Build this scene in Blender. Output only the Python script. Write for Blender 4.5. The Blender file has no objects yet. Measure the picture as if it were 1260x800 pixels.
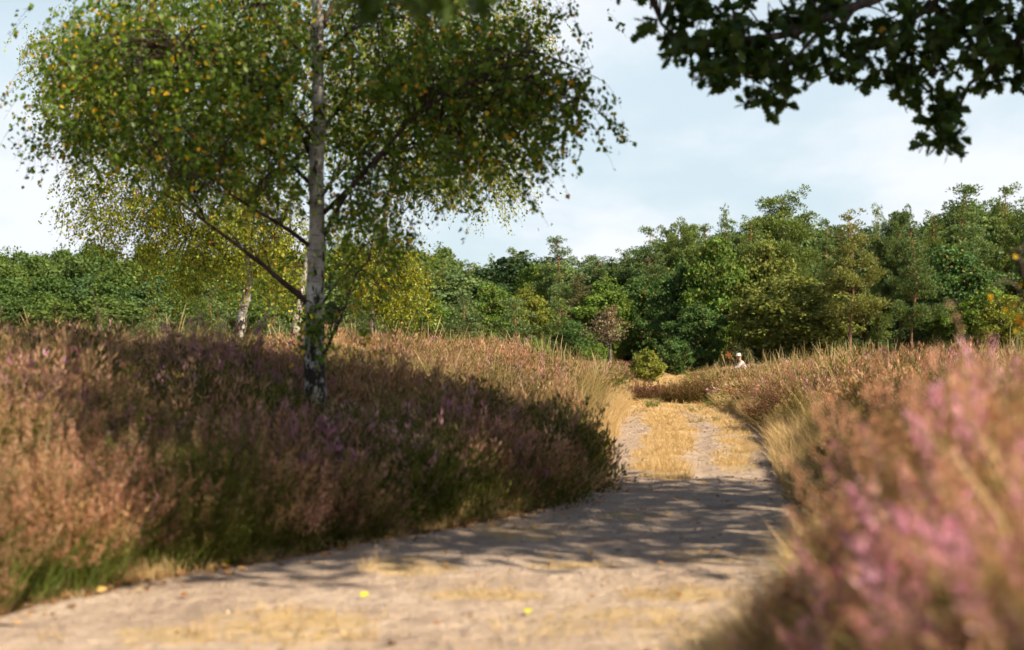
import bpy, math, random
import numpy as np
from mathutils import Vector
rng = np.random.default_rng(7)
random.seed(7)
R = math.radians
scene = bpy.context.scene
COL = scene.collection

# ------------------------------------------------------------------ camera frame
F, CH, HY, CX = 2000.0, 1.3, 435.0, 630.0        # focal length in photo pixels, eye height, horizon row


def at(px, py, d):
    return np.array([(px - CX) / F * d, d, CH - (py - HY) / F * d])


def smooth(a, b, x):
    t = np.clip((np.asarray(x, float) - a) / (b - a), 0, 1)
    return t * t * (3 - 2 * t)


# cheap value noise in numpy
_perm = rng.random((64, 64))


def vnoise(x, y, s=1.0):
    x = np.asarray(x, float) / s + 1000.3
    y = np.asarray(y, float) / s + 1000.7
    xi, yi = np.floor(x).astype(int), np.floor(y).astype(int)
    fx, fy = x - xi, y - yi
    fx, fy = fx * fx * (3 - 2 * fx), fy * fy * (3 - 2 * fy)
    g = lambda i, j: _perm[i % 64, j % 64]
    return (g(xi, yi) * (1 - fx) + g(xi + 1, yi) * fx) * (1 - fy) + (g(xi, yi + 1) * (1 - fx) + g(xi + 1, yi + 1) * fx) * fy


def fbm(x, y, s=1.0):
    return (vnoise(x, y, s) * .5 + vnoise(x, y, s * .47) * .3 + vnoise(x, y, s * .21) * .2)


# ------------------------------------------------------------------ terrain
YL = [-10, 2, 5, 7.1, 8.25, 9.8, 12.1, 14, 15.8, 20.8, 30.6, 40, 47, 60, 90, 120]
XL = [-3.6, -3.6, -3.5, -3.2, -2.6, -1.75, -.5, .3, .85, 1.12, 1.9, 2.75, 3.45, 4.7, 8.0, 14]
YR = [-10, 2, 5, 8, 10, 13, 15.8, 20, 25, 30, 40, 47, 60, 90, 120]
XR = [.50, .52, .72, 1.72, 2.15, 2.5, 2.72, 3.3, 4.1, 4.6, 5.1, 5.4, 6.7, 10.0, 15]


def eL(y):
    return np.interp(y, YL, XL) + (vnoise(y, y * 0 + 3, 1.1) - .5) * .22


def eR(y):
    return np.interp(y, YR, XR) + (vnoise(y, y * 0 + 9, 1.3) - .5) * .2


def ground_z(x, y):
    x = np.asarray(x, float)
    y = np.asarray(y, float)
    l, r = eL(y), eR(y)
    sl, sr = l - x, x - r
    BL = np.interp(y, [5, 9, 14, 30, 45, 62, 100, 140], [.45, .52, .70, .76, .46, .20, .1, .1])
    WL = np.interp(y, [5, 9, 14, 30, 60], [2.6, 3.0, 4.2, 2.4, 3.0])
    hl = BL * smooth(0, 1, sl / WL) + .06 * smooth(0, .25, sl)
    BR = np.interp(y, [3, 5.5, 9, 14, 25, 45, 70, 110, 140], [.66, .52, .42, .42, .42, .26, .05, -.05, 0])
    hr = BR * smooth(0, np.interp(y, [4, 8, 12], [.55, .9, 1.3]), sr) + .05 * smooth(0, .25, sr)
    u = (x - l) / np.maximum(r - l, .3)
    inside = (u > 0) & (u < 1)
    rut = -.040 * (np.exp(-((u - .08) / .10) ** 2) + np.exp(-((u - .55) / .07) ** 2) + np.exp(-((u - .93) / .06) ** 2))
    rut = rut * inside * smooth(13, 22, y) * (1 - smooth(40, 60, y))
    n = (fbm(x, y, 3.5) - .5) * .22 * smooth(0, 1.5, np.maximum(sl, sr)) + (vnoise(x, y, .6) - .5) * .04 + (fbm(x, y, .28) - .5) * .035
    far = -.35 * smooth(95, 135, y) * (1 - smooth(8, 40, np.abs(x - 12)))
    return hl + hr + rut + n * (1 + smooth(30, 80, y)) + far


# ------------------------------------------------------------------ mesh helpers
def np_mesh(name, V, faces, attrs=None, smooth_shade=False):
    """faces: list of int arrays (m,k)."""
    me = bpy.data.meshes.new(name)
    V = np.asarray(V, np.float32)
    me.vertices.add(len(V))
    me.vertices.foreach_set('co', V.ravel())
    loops, starts, tot, off = [], [], [], 0
    for f in faces:
        f = np.asarray(f, np.int32)
        if len(f) == 0:
            continue
        k = f.shape[1]
        loops.append(f.ravel())
        starts.append(off + np.arange(len(f)) * k)
        tot.append(np.full(len(f), k))
        off += f.size
    loops = np.concatenate(loops)
    starts = np.concatenate(starts)
    tot = np.concatenate(tot)
    me.loops.add(len(loops))
    me.loops.foreach_set('vertex_index', loops.astype(np.int32))
    me.polygons.add(len(starts))
    me.polygons.foreach_set('loop_start', starts.astype(np.int32))
    me.polygons.foreach_set('loop_total', tot.astype(np.int32))
    if smooth_shade:
        me.polygons.foreach_set('use_smooth', np.ones(len(starts), bool))
    for k, v in (attrs or {}).items():
        a = me.attributes.new(k, 'FLOAT', 'POINT')
        a.data.foreach_set('value', np.asarray(v, np.float32))
    me.update(calc_edges=True)
    me.validate()
    return me


def obj(name, me, mat=None, parent=None, label=None, cat=None, kind=None, group=None, loc=None):
    o = bpy.data.objects.new(name, me)
    COL.objects.link(o)
    if mat is not None and me is not None and len(me.materials) == 0:
        me.materials.append(mat)
    if parent is not None:
        o.parent = parent
    if loc is not None:
        o.location = loc
    for k, v in (('label', label), ('category', cat), ('kind', kind), ('group', group)):
        if v:
            o[k] = v
    return o


class Acc:
    def __init__(s):
        s.V, s.F3, s.F4, s.A, s.n = [], [], [], {}, 0

    def add(s, V, F, **attrs):
        V = np.asarray(V, float).reshape(-1, 3)
        F = np.asarray(F, int)
        (s.F3 if F.shape[1] == 3 else s.F4).append(F + s.n)
        s.V.append(V)
        for k, v in attrs.items():
            s.A.setdefault(k, []).append(np.broadcast_to(np.asarray(v, float), (len(V),)))
        s.n += len(V)

    def mesh(s, name, sm=False):
        fs = []
        if s.F3:
            fs.append(np.concatenate(s.F3))
        if s.F4:
            fs.append(np.concatenate(s.F4))
        return np_mesh(name, np.concatenate(s.V), fs, {k: np.concatenate(v) for k, v in s.A.items()}, sm)


def unit(v):
    v = np.asarray(v, float)
    return v / np.maximum(np.linalg.norm(v, axis=-1, keepdims=True), 1e-9)


def tube(acc, P, rad, n=7, **attrs):
    P = np.asarray(P, float)
    rad = np.broadcast_to(np.asarray(rad, float), (len(P),))
    T = unit(np.gradient(P, axis=0))
    ref = np.array([0.31, .9, .2]) if abs(T[0][2]) > .5 else np.array([0, 0, 1.])
    S = unit(np.cross(T, ref))
    B = np.cross(T, S)
    a = np.linspace(0, 2 * np.pi, n, endpoint=False)
    V = P[:, None] + rad[:, None, None] * (np.cos(a)[None, :, None] * S[:, None] + np.sin(a)[None, :, None] * B[:, None])
    m = len(P)
    i = np.arange(m - 1)[:, None] * n
    j = np.arange(n)[None]
    k = (j + 1) % n
    Fq = np.stack([i + j, i + k, i + n + k, i + n + j], -1).reshape(-1, 4)
    acc.add(V.reshape(-1, 3), Fq, **attrs)


def spline(pts, n=14):
    pts = np.asarray(pts, float)
    t = np.linspace(0, len(pts) - 1, n)
    out = []
    for tt in t:
        i = min(int(tt), len(pts) - 2)
        f = tt - i
        p0, p1, p2, p3 = pts[max(i - 1, 0)], pts[i], pts[i + 1], pts[min(i + 2, len(pts) - 1)]
        out.append(.5 * (2 * p1 + (p2 - p0) * f + (2 * p0 - 5 * p1 + 4 * p2 - p3) * f ** 2 + (3 * p1 - p0 - 3 * p2 + p3) * f ** 3))
    return np.array(out)


DIAMOND = (np.array([[0, 0, 0], [.36, .42, .05], [0, 1, -.04], [-.36, .42, .05]]), np.array([[0, 1, 2, 3]]))
BIRCH = (np.array([[0, 0, 0], [.40, .28, .06], [.26, .66, .03], [0, 1, -.06], [-.26, .66, .03], [-.40, .28, .06]]),
         np.array([[0, 1, 2, 3], [0, 3, 4, 5]]))
_ok = [(.03, 0), (.13, .16), (.10, .24), (.27, .33), (.15, .44), (.36, .56), (.18, .66), (.28, .80), (.10, .86), (0, 1.0)]
_oakV = [[0, 0, 0]] + [[x, y, .10 * x] for x, y in _ok]
_oakV += [[-x, y, .10 * x] for x, y in _ok[-2::-1]]
OAK = (np.array(_oakV), None)
# oak leaf as a fan about a midrib point
_mid = np.array([[0, .45, -.02]])
_ov = np.concatenate([OAK[0], _mid])
_nv = len(OAK[0])
OAK = (_ov, np.array([[_nv, i, (i + 1) % _nv] for i in range(_nv)]))


def leaves(acc, P, axis, size, tmpl, nrm=None, rnd=None, **attrs):
    P = np.asarray(P, float)
    n = len(P)
    axis = unit(axis)
    r = rng.normal(size=(n, 3)) if nrm is None else nrm
    side = unit(np.cross(axis, r))
    up = np.cross(side, axis)
    TV, TF = tmpl
    size = np.broadcast_to(np.asarray(size, float), (n,))[:, None, None]
    V = P[:, None] + size * (TV[None, :, 0:1] * side[:, None] + TV[None, :, 1:2] * axis[:, None] + TV[None, :, 2:3] * up[:, None])
    k = len(TV)
    Fc = (np.arange(n) * k)[:, None, None] + TF[None]
    rnd = rng.random(n) if rnd is None else rnd
    at_ = {kk: np.repeat(np.broadcast_to(vv, (n,)), k) for kk, vv in attrs.items()}
    acc.add(V.reshape(-1, 3), Fc.reshape(-1, TF.shape[1]), rnd=np.repeat(rnd, k), **at_)


# ------------------------------------------------------------------ materials
def new_mat(name):
    m = bpy.data.materials.new(name)
    m.use_nodes = True
    nt = m.node_tree
    for n in list(nt.nodes):
        nt.nodes.remove(n)
    out = nt.nodes.new('ShaderNodeOutputMaterial')
    return m, nt, out


class N:
    def __init__(s, nt):
        s.nt = nt

    def __call__(s, t, **kw):
        n = s.nt.nodes.new('ShaderNode' + t)
        for k, v in kw.items():
            if k.startswith('_'):
                setattr(n, k[1:], v)
        return n

    def link(s, a, b):
        s.nt.links.new(a, b)

    def val(s, inp, v):
        if hasattr(v, 'links') or isinstance(v, bpy.types.NodeSocket):
            s.nt.links.new(v, inp)
        else:
            inp.default_value = v

    def attr(s, name):
        n = s('Attribute')
        n.attribute_name = name
        return n.outputs['Fac']

    def rand(s):
        return s('ObjectInfo').outputs['Random']

    def pos(s):
        return s('NewGeometry').outputs['Position']

    def noise(s, scale, vec=None, detail=4, rough=.55, out='Fac'):
        n = s('TexNoise')
        n.inputs['Scale'].default_value = scale
        n.inputs['Detail'].default_value = detail
        n.inputs['Roughness'].default_value = rough
        if vec is not None:
            s.link(vec, n.inputs['Vector'])
        return n.outputs[out]

    def scale(s, vec, sc):
        n = s('VectorMath')
        n.operation = 'MULTIPLY'
        s.link(vec, n.inputs[0])
        n.inputs[1].default_value = sc
        return n.outputs[0]

    def math(s, op, a, b=0., clamp=False):
        n = s('Math')
        n.operation = op
        n.use_clamp = clamp
        s.val(n.inputs[0], a)
        s.val(n.inputs[1], b)
        return n.outputs[0]

    def ramp(s, fac, stops, interp='LINEAR'):
        n = s('ValToRGB')
        cr = n.color_ramp
        cr.interpolation = interp
        while len(cr.elements) < len(stops):
            cr.elements.new(.5)
        for e, (p, c) in zip(cr.elements, stops):
            e.position = p
            e.color = (*c, 1) if len(c) == 3 else c
        s.link(fac, n.inputs['Fac'])
        return n.outputs['Color']

    def remap(s, v, a, b, lo=0., hi=1.):
        n = s('MapRange')
        n.interpolation_type = 'SMOOTHSTEP'
        s.link(v, n.inputs['Value'])
        n.inputs['From Min'].default_value = a
        n.inputs['From Max'].default_value = b
        n.inputs['To Min'].default_value = lo
        n.inputs['To Max'].default_value = hi
        return n.outputs['Result']

    def mix(s, fac, a, b, mode='MIX'):
        n = s('Mix')
        n.data_type = 'RGBA'
        n.blend_type = mode
        s.val(n.inputs['Factor'], fac)
        for inp, v in ((n.inputs['A'], a), (n.inputs['B'], b)):
            if isinstance(v, tuple):
                inp.default_value = (*v, 1) if len(v) == 3 else v
            else:
                s.link(v, inp)
        # colour sockets
        return n.outputs['Result']


def cmix(n, fac, a, b, mode='MIX'):
    m = n('Mix')
    m.data_type = 'RGBA'
    m.blend_type = mode
    fi = m.inputs[0]
    A, B, out = m.inputs[6], m.inputs[7], m.outputs[2]
    n.val(fi, fac)
    for inp, v in ((A, a), (B, b)):
        if isinstance(v, tuple):
            inp.default_value = (*v, 1)
        else:
            n.link(v, inp)
    return out


def leafy(name, colour_fn, trans=.35, rough=.55, spec=.25, tint=(1.0, 1.0, .62)):
    m, nt, out = new_mat(name)
    n = N(nt)
    col = colour_fn(n)
    p = n('BsdfPrincipled')
    n.link(col, p.inputs['Base Color'])
    p.inputs['Roughness'].default_value = rough
    p.inputs['Specular IOR Level'].default_value = spec
    t = n('BsdfTranslucent')
    tc = cmix(n, 1.0, col, tint, 'MULTIPLY')
    br = n('HueSaturation')
    br.inputs['Saturation'].default_value = 1.15
    br.inputs['Value'].default_value = 1.35
    n.link(tc, br.inputs['Color'])
    n.link(br.outputs[0], t.inputs['Color'])
    mx = n('MixShader')
    mx.inputs[0].default_value = trans
    n.link(p.outputs[0], mx.inputs[1])
    n.link(t.outputs[0], mx.inputs[2])
    n.link(mx.outputs[0], out.inputs[0])
    return m


def solid(name, colour_fn, rough=.85, bump=None, spec=.2):
    m, nt, out = new_mat(name)
    n = N(nt)
    p = n('BsdfPrincipled')
    col = colour_fn(n)
    if isinstance(col, tuple):
        p.inputs['Base Color'].default_value = (*col, 1)
    else:
        n.link(col, p.inputs['Base Color'])
    p.inputs['Roughness'].default_value = rough
    p.inputs['Specular IOR Level'].default_value = spec
    if bump:
        h, dist = bump(n)
        b = n('Bump')
        b.inputs['Distance'].default_value = dist
        n.link(h, b.inputs['Height'])
        n.link(b.outputs[0], p.inputs['Normal'])
    n.link(p.outputs[0], out.inputs[0])
    return m


def col_heather(n, bloom=True):
    r, t, rd = n.attr('rnd'), n.attr('t'), n.rand()
    big = n.noise(.9, n.pos(), 3)
    spent = n.ramp(r, [(0, (.20, .10, .055)), (.3, (.38, .20, .12)), (.6, (.54, .31, .20)), (.85, (.64, .38, .28)), (1, (.72, .54, .34))])
    purp = n.ramp(r, [(0, (.34, .14, .15)), (.5, (.62, .28, .38)), (1, (.76, .44, .58))])
    green = n.ramp(r, [(0, (.05, .065, .014)), (.5, (.12, .14, .03)), (1, (.24, .21, .06))])
    straw = n.ramp(r, [(0, (.30, .20, .08)), (1, (.62, .44, .20))])
    ba = n('Attribute')
    ba.attribute_type = 'INSTANCER'
    ba.attribute_name = 'bush'
    bh = ba.outputs['Fac']
    pf = n.math('ADD', n.math('MULTIPLY', rd, .55), n.math('MULTIPLY', n.noise(1.7, n.pos(), 3), .95))
    pf = n.math('MULTIPLY', n.remap(pf, .60, .78), n.remap(bh, .58, .68))
    top = cmix(n, pf, spent, purp) if bloom else spent
    sf = n.remap(n.math('ADD', n.math('FRACT', n.math('MULTIPLY', rd, 7.13)), n.math('MULTIPLY', n.noise(.5, n.pos(), 2), .9)), 1.0, 1.25)
    top = cmix(n, n.math('MULTIPLY', sf, .8), top, straw)
    tt = n.math('ADD', t, n.math('MULTIPLY', n.math('SUBTRACT', r, .5), .5))
    tt = n.math('ADD', tt, n.math('MULTIPLY', n.math('SUBTRACT', n.math('FRACT', n.math('MULTIPLY', rd, 13.7)), .5), .30))
    tt = n.math('SUBTRACT', tt, n.remap(n.math('FRACT', n.math('MULTIPLY', bh, 5.3)), .62, .85, 0, .38))
    vb = n('HueSaturation')
    n.link(n.remap(n.math('FRACT', n.math('MULTIPLY', bh, 11.7)), 0, 1, .68, 1.22), vb.inputs['Value'])
    n.link(top, vb.inputs['Color'])
    top = vb.outputs[0]
    return cmix(n, n.remap(tt, .52, .88), green, top)


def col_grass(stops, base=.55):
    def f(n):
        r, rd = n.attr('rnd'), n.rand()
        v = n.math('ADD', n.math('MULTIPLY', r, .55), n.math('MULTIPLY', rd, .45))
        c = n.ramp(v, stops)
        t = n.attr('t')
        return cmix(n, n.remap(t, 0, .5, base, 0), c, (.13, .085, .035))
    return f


M = {}
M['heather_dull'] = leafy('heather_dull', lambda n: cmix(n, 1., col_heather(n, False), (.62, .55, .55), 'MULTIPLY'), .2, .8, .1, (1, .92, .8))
M['heather'] = leafy('heather', col_heather, .32, .8, .1, (1, .92, .8))
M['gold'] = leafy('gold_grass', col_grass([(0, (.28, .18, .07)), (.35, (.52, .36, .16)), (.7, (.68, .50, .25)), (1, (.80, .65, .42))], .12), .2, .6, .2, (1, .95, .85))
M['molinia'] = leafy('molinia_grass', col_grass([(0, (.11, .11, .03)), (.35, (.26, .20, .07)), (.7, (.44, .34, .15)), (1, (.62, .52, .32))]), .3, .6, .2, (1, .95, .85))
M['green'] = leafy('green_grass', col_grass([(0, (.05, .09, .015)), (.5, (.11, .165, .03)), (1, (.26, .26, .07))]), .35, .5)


def objcol(n):
    return n('ObjectInfo').outputs['Color']


def col_obj(lo=.6, hi=1.35, warm=(.32, .24, .06), wf=.12):
    def f(n):
        r = n.attr('rnd')
        k = n.remap(r, 0, 1, lo, hi)
        c = n('VectorMath')
        c.operation = 'SCALE'
        n.link(objcol(n), c.inputs[0])
        n.link(k, c.inputs['Scale'])
        big = n.noise(.55, n.pos(), 3)
        c2 = n('VectorMath')
        c2.operation = 'SCALE'
        n.link(c.outputs[0], c2.inputs[0])
        n.link(n.remap(big, .3, .7, .78, 1.22), c2.inputs['Scale'])
        w = n.math('GREATER_THAN', n.math('FRACT', n.math('MULTIPLY', r, 17.3)), 1 - wf)
        return cmix(n, n.math('MULTIPLY', w, .6), c2.outputs[0], warm)
    return f


M['wood_leaf'] = leafy('woodland_leaf', col_obj(), .25, .6, .15)
M['needle'] = leafy('pine_needle', col_obj(.65, 1.35, (.26, .20, .08), .08), .3, .6, .2)


def col_birch(yellow, deep, mid, hi):
    def f(n):
        r = n.attr('rnd')
        c = n.ramp(r, [(0, deep), (.5, mid), (1, hi)])
        f2 = n.math('FRACT', n.math('MULTIPLY', r, 31.7))
        w = n.math('GREATER_THAN', f2, 1 - yellow)
        y = n.ramp(n.math('FRACT', n.math('MULTIPLY', r, 57.1)), [(0, (.80, .60, .05)), (.6, (.80, .45, .03)), (1, (.48, .20, .04))])
        return cmix(n, w, c, y)
    return f


M['birch_near'] = leafy('birch_leaf', col_birch(.075, (.065, .13, .016), (.13, .22, .026), (.24, .33, .04)), .5, .4, .4)
M['birch_far'] = leafy('birch_leaf_light', col_birch(.05, (.15, .19, .018), (.29, .34, .035), (.46, .50, .06)), .5, .4, .4)
M['oak'] = leafy('oak_leaf', col_birch(.0015, (.025, .05, .009), (.045, .085, .014), (.08, .13, .02)), .4, .4, .3)
M['yellow'] = leafy('yellow_leaf', col_birch(.75, (.20, .22, .03), (.35, .32, .04), (.5, .42, .05)), .5, .4, .4)


def bark_birch(n):
    p = n.pos()
    sp = n.scale(p, (9, 9, 60))
    lent = n.remap(n.noise(1.0, sp, 3, .6), .55, .64)
    rough = n.noise(1.0, n.scale(p, (14, 14, 7)), 4, .65)
    z = n('SeparateXYZ')
    n.link(p, z.inputs[0])
    low = n.remap(z.outputs[2], .4, 2.6, .20, 0)
    patch = n.remap(n.math('ADD', rough, low), .56, .64)
    base = n.ramp(n.noise(5, p, 4), [(.3, (.26, .23, .19)), (.5, (.46, .42, .37)), (.7, (.64, .60, .54))])
    c = cmix(n, n.math('MULTIPLY', lent, .8), base, (.10, .08, .065))
    return cmix(n, patch, c, (.035, .028, .022))


M['birch_bark'] = solid('birch_bark', bark_birch, .75, lambda n: (n.noise(1.0, n.scale(n.pos(), (20, 20, 45)), 4), .012))
M['twig'] = solid('dark_twig', lambda n: n.ramp(n.noise(12, n.pos()), [(.3, (.035, .022, .016)), (.7, (.09, .06, .045))]), .8)
M['oak_bark'] = solid('oak_bark', lambda n: n.ramp(n.noise(1, n.scale(n.pos(), (18, 18, 4))), [(.3, (.04, .033, .027)), (.7, (.14, .115, .09))]), .9,
                      lambda n: (n.noise(1, n.scale(n.pos(), (20, 20, 4))), .03))


def bark_pine(n):
    z = n('SeparateXYZ')
    n.link(n('TexCoord').outputs['Object'], z.inputs[0])
    g = n.remap(z.outputs[2], 1.5, 7)
    lo = n.ramp(n.noise(1, n.scale(n.pos(), (8, 8, 2))), [(.3, (.10, .06, .045)), (.7, (.26, .17, .125))])
    hi = n.ramp(n.noise(1, n.scale(n.pos(), (5, 5, 2))), [(.3, (.26, .12, .06)), (.7, (.46, .24, .13))])
    return cmix(n, g, lo, hi)


M['pine_bark'] = solid('pine_bark', bark_pine, .9)
M['grey_bark'] = solid('grey_bark', lambda n: n.ramp(n.noise(3, n.pos()), [(.3, (.06, .05, .04)), (.7, (.2, .17, .14))]), .9)
M['soil'] = solid('heath_soil', lambda n: cmix(n, n.remap(n.noise(3.0, n.pos(), 5), .4, .65),
                  n.ramp(n.noise(30, n.pos(), 4), [(.3, (.045, .032, .02)), (.7, (.13, .09, .05))]), (.22, .15, .07)), .95,
                  lambda n: (n.noise(25, n.pos(), 5), .03))


def col_path(n):
    p = n.pos()
    a = n.noise(1.6, p, 6, .6)
    b = n.noise(22, p, 5, .6)
    c = n.noise(140, p, 3, .6)
    sand = n.ramp(a, [(.30, (.42, .315, .24)), (.5, (.58, .445, .34)), (.7, (.69, .55, .43))])
    sand = cmix(n, n.remap(b, .35, .7, .35, 0), sand, (.28, .20, .145))
    sand = cmix(n, n.remap(c, .62, .75, 0, .5), sand, (.16, .11, .075))
    g = n.attr('gold')
    gn = n.math('ADD', g, n.math('MULTIPLY', n.math('SUBTRACT', n.noise(9, n.scale(p, (1.6, .7, 1)), 5, .65), .5), 1.3))
    thatch = n.ramp(n.noise(1, n.scale(p, (160, 45, 40)), 3), [(.3, (.34, .23, .11)), (.5, (.57, .41, .22)), (.7, (.70, .54, .32))])
    col = cmix(n, n.remap(gn, .40, .85), sand, thatch)
    l = n.attr('litter')
    ln = n.math('ADD', l, n.math('MULTIPLY', n.math('SUBTRACT', n.noise(14, p, 4), .5), 1.4))
    return cmix(n, n.remap(ln, .55, .75), col, n.ramp(n.noise(60, p, 3), [(.35, (.10, .06, .035)), (.65, (.26, .15, .08))]))


def bump_path(n):
    p = n.pos()
    h = n.math('ADD', n.math('MULTIPLY', n.noise(7, p, 5, .6), 1.0), n.math('MULTIPLY', n.noise(60, p, 3, .6), .25))
    return h, .09


M['path'] = solid('sandy_path', col_path, .95, bump_path, .1)
M['litter'] = leafy('leaf_litter', lambda n: n.ramp(n.attr('rnd'), [(0, (.16, .08, .035)), (.4, (.36, .18, .07)), (.75, (.55, .30, .12)), (1, (.66, .46, .14))]), .15, .6)
M['lime'] = leafy('fallen_yellow', lambda n: n.ramp(n.attr('rnd'), [(0, (.52, .55, .03)), (1, (.66, .62, .05))]), .2, .5)

# ------------------------------------------------------------------ ground and path
ys = np.concatenate([np.linspace(-12, 4, 30), np.geomspace(4.3, 150, 330), np.geomspace(160, 3000, 24)])
us = np.concatenate([-np.geomspace(60, .62, 24), np.linspace(-.6, .6, 240), np.geomspace(.62, 60, 24)])
Y = np.repeat(ys[:, None], len(us), 1)
X = us[None] * (np.abs(Y) * .9 + 5)
Z = ground_z(X, Y)
Z = Z * (1 - smooth(200, 400, np.hypot(X, Y)))
V = np.stack([X, Y, Z], -1).reshape(-1, 3)
m_, k_ = X.shape
ii = (np.arange(m_ - 1)[:, None] * k_ + np.arange(k_ - 1)[None])
FQ = np.stack([ii, ii + 1, ii + 1 + k_, ii + k_], -1).reshape(-1, 4)
obj('ground', np_mesh('ground', V, [FQ], None, True), M['soil'], kind='structure', label='dark peaty heath soil under the heather', cat='ground')

NEAR_GOLD = [(360, 778, 120, 24), (500, 704, 75, 15), (640, 664, 60, 9), (760, 775, 150, 26), (830, 735, 80, 11), (600, 740, 90, 7),
             (200, 790, 90, 14), (870, 690, 70, 9), (700, 700, 60, 5), (780, 640, 60, 5), (880, 790, 60, 30), (450, 645, 40, 5)]


def gold_mask(x, y):
    x = np.asarray(x, float)
    y = np.asarray(y, float)
    l, r = eL(y), eR(y)
    u = (x - l) / np.maximum(r - l, .3)
    u = u + (vnoise(y, y * 0 + 5, 3.0) - .5) * .09 + (vnoise(x, y, .45) - .5) * .07
    band = lambda a, b, s=.035: smooth(a - s, a + s, u) * (1 - smooth(b - s, b + s, u))
    strips = np.maximum(band(.22, .50), band(.64, .86) * (.55 + .6 * vnoise(x, y, .5)))
    mid = smooth(16.2, 17.0, y + (vnoise(x, y * 0, .35) - .5) * 1.4 - .8 * np.abs(u - .36) * 3)
    g = strips * mid
    g = np.maximum(g, .95 * smooth(33, 39, y) * (1 - band(.3, .5) * (1 - smooth(42, 60, y)) * .8))
    g = np.maximum(g, (.8 * smooth(.08, -.02, u * 1.0) if False else .0) + .8 * smooth(.94, 1.02, u) * smooth(17, 19, y))
    g = np.maximum(g, .8 * (1 - smooth(-.02, .05, u)) * smooth(19, 22, y))
    yy = np.maximum(y, .5)
    px, py = CX + x / yy * F, HY + CH / yy * F
    near = np.zeros_like(x)
    for cx, cy, rx, ry in NEAR_GOLD:
        q = ((px - cx) / rx) ** 2 + ((py - cy) / ry) ** 2
        near = np.maximum(near, (1.0 - smooth(.1, 1.9, q)) * (.45 + .8 * fbm(x, y, .5)))
    near = np.maximum(near, .6 * (1 - smooth(6.6, 8.2, y)) * (.3 + fbm(x, y, .8)))
    return np.where(y < 15.8, near * .85, g)


ysp = np.concatenate([np.linspace(-2, 4, 20), np.geomspace(4.1, 118, 420)])
up = np.linspace(-.06, 1.06, 90)
Y = np.repeat(ysp[:, None], len(up), 1)
X = eL(Y) + up[None] * (eR(Y) - eL(Y))
Z = ground_z(X, Y) + .025
V = np.stack([X, Y, Z], -1).reshape(-1, 3)
g = gold_mask(X, Y).ravel()
sedge = np.minimum(X - eL(Y), (eR(Y) - X) * 1.5)
lit = ((1 - smooth(.0, .42, sedge)) * (1 - smooth(16, 19, Y))).ravel()
m_, k_ = X.shape
ii = (np.arange(m_ - 1)[:, None] * k_ + np.arange(k_ - 1)[None])
FQ = np.stack([ii, ii + 1, ii + 1 + k_, ii + k_], -1).reshape(-1, 4)
obj('path', np_mesh('path', V, [FQ], {'gold': g, 'litter': lit}, True), M['path'], kind='structure', label='rutted pale sand track winding into the heath', cat='path')


# ------------------------------------------------------------------ scatter with geometry nodes
def proto(name, me, mat):
    me.materials.append(mat)
    return bpy.data.objects.new(name, me)     # not linked: only its mesh is used


def scatter(name, label, cat, protos, P, rotz, tilt, scl, idx, bh=None):
    me = bpy.data.meshes.new(name)
    n = len(P)
    me.vertices.add(n)
    me.vertices.foreach_set('co', np.asarray(P, np.float32).ravel())
    a = me.attributes.new('rot', 'FLOAT_VECTOR', 'POINT')
    rot = np.stack([tilt[:, 0], tilt[:, 1], rotz], -1).astype(np.float32)
    a.data.foreach_set('vector', rot.ravel())
    a = me.attributes.new('scl', 'FLOAT_VECTOR', 'POINT')
    a.data.foreach_set('vector', np.asarray(scl, np.float32).ravel())
    a = me.attributes.new('idx', 'INT', 'POINT')
    a.data.foreach_set('value', np.asarray(idx, np.int32))
    a = me.attributes.new('bush', 'FLOAT', 'POINT')
    a.data.foreach_set('value', np.asarray(np.full(n, .5) if bh is None else bh, np.float32))
    o = obj(name, me, None, label=label, cat=cat, kind='stuff')
    ng = bpy.data.node_groups.new(name, 'GeometryNodeTree')
    ng.interface.new_socket('Geometry', in_out='INPUT', socket_type='NodeSocketGeometry')
    ng.interface.new_socket('Geometry', in_out='OUTPUT', socket_type='NodeSocketGeometry')
    gi, go = ng.nodes.new('NodeGroupInput'), ng.nodes.new('NodeGroupOutput')
    iop = ng.nodes.new('GeometryNodeInstanceOnPoints')
    g2i = ng.nodes.new('GeometryNodeGeometryToInstance')
    # reversed: the multi-input socket stacks later links on top
    for p in reversed(protos):
        oi = ng.nodes.new('GeometryNodeObjectInfo')
        oi.inputs['Object'].default_value = p
        oi.inputs['As Instance'].default_value = False
        ng.links.new(oi.outputs['Geometry'], g2i.inputs[0])

    def named(nm, typ):
        a = ng.nodes.new('GeometryNodeInputNamedAttribute')
        a.data_type = typ
        a.inputs['Name'].default_value = nm
        return a.outputs['Attribute']
    e2r = ng.nodes.new('FunctionNodeEulerToRotation')
    ng.links.new(named('rot', 'FLOAT_VECTOR'), e2r.inputs[0])
    ng.links.new(gi.outputs[0], iop.inputs['Points'])
    ng.links.new(g2i.outputs[0], iop.inputs['Instance'])
    iop.inputs['Pick Instance'].default_value = True
    ng.links.new(named('idx', 'INT'), iop.inputs['Instance Index'])
    ng.links.new(e2r.outputs[0], iop.inputs['Rotation'])
    ng.links.new(named('scl', 'FLOAT_VECTOR'), iop.inputs['Scale'])
    ng.links.new(iop.outputs[0], go.inputs[0])
    md = o.modifiers.new('scatter', 'NODES')
    md.node_group = ng
    return o


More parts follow.
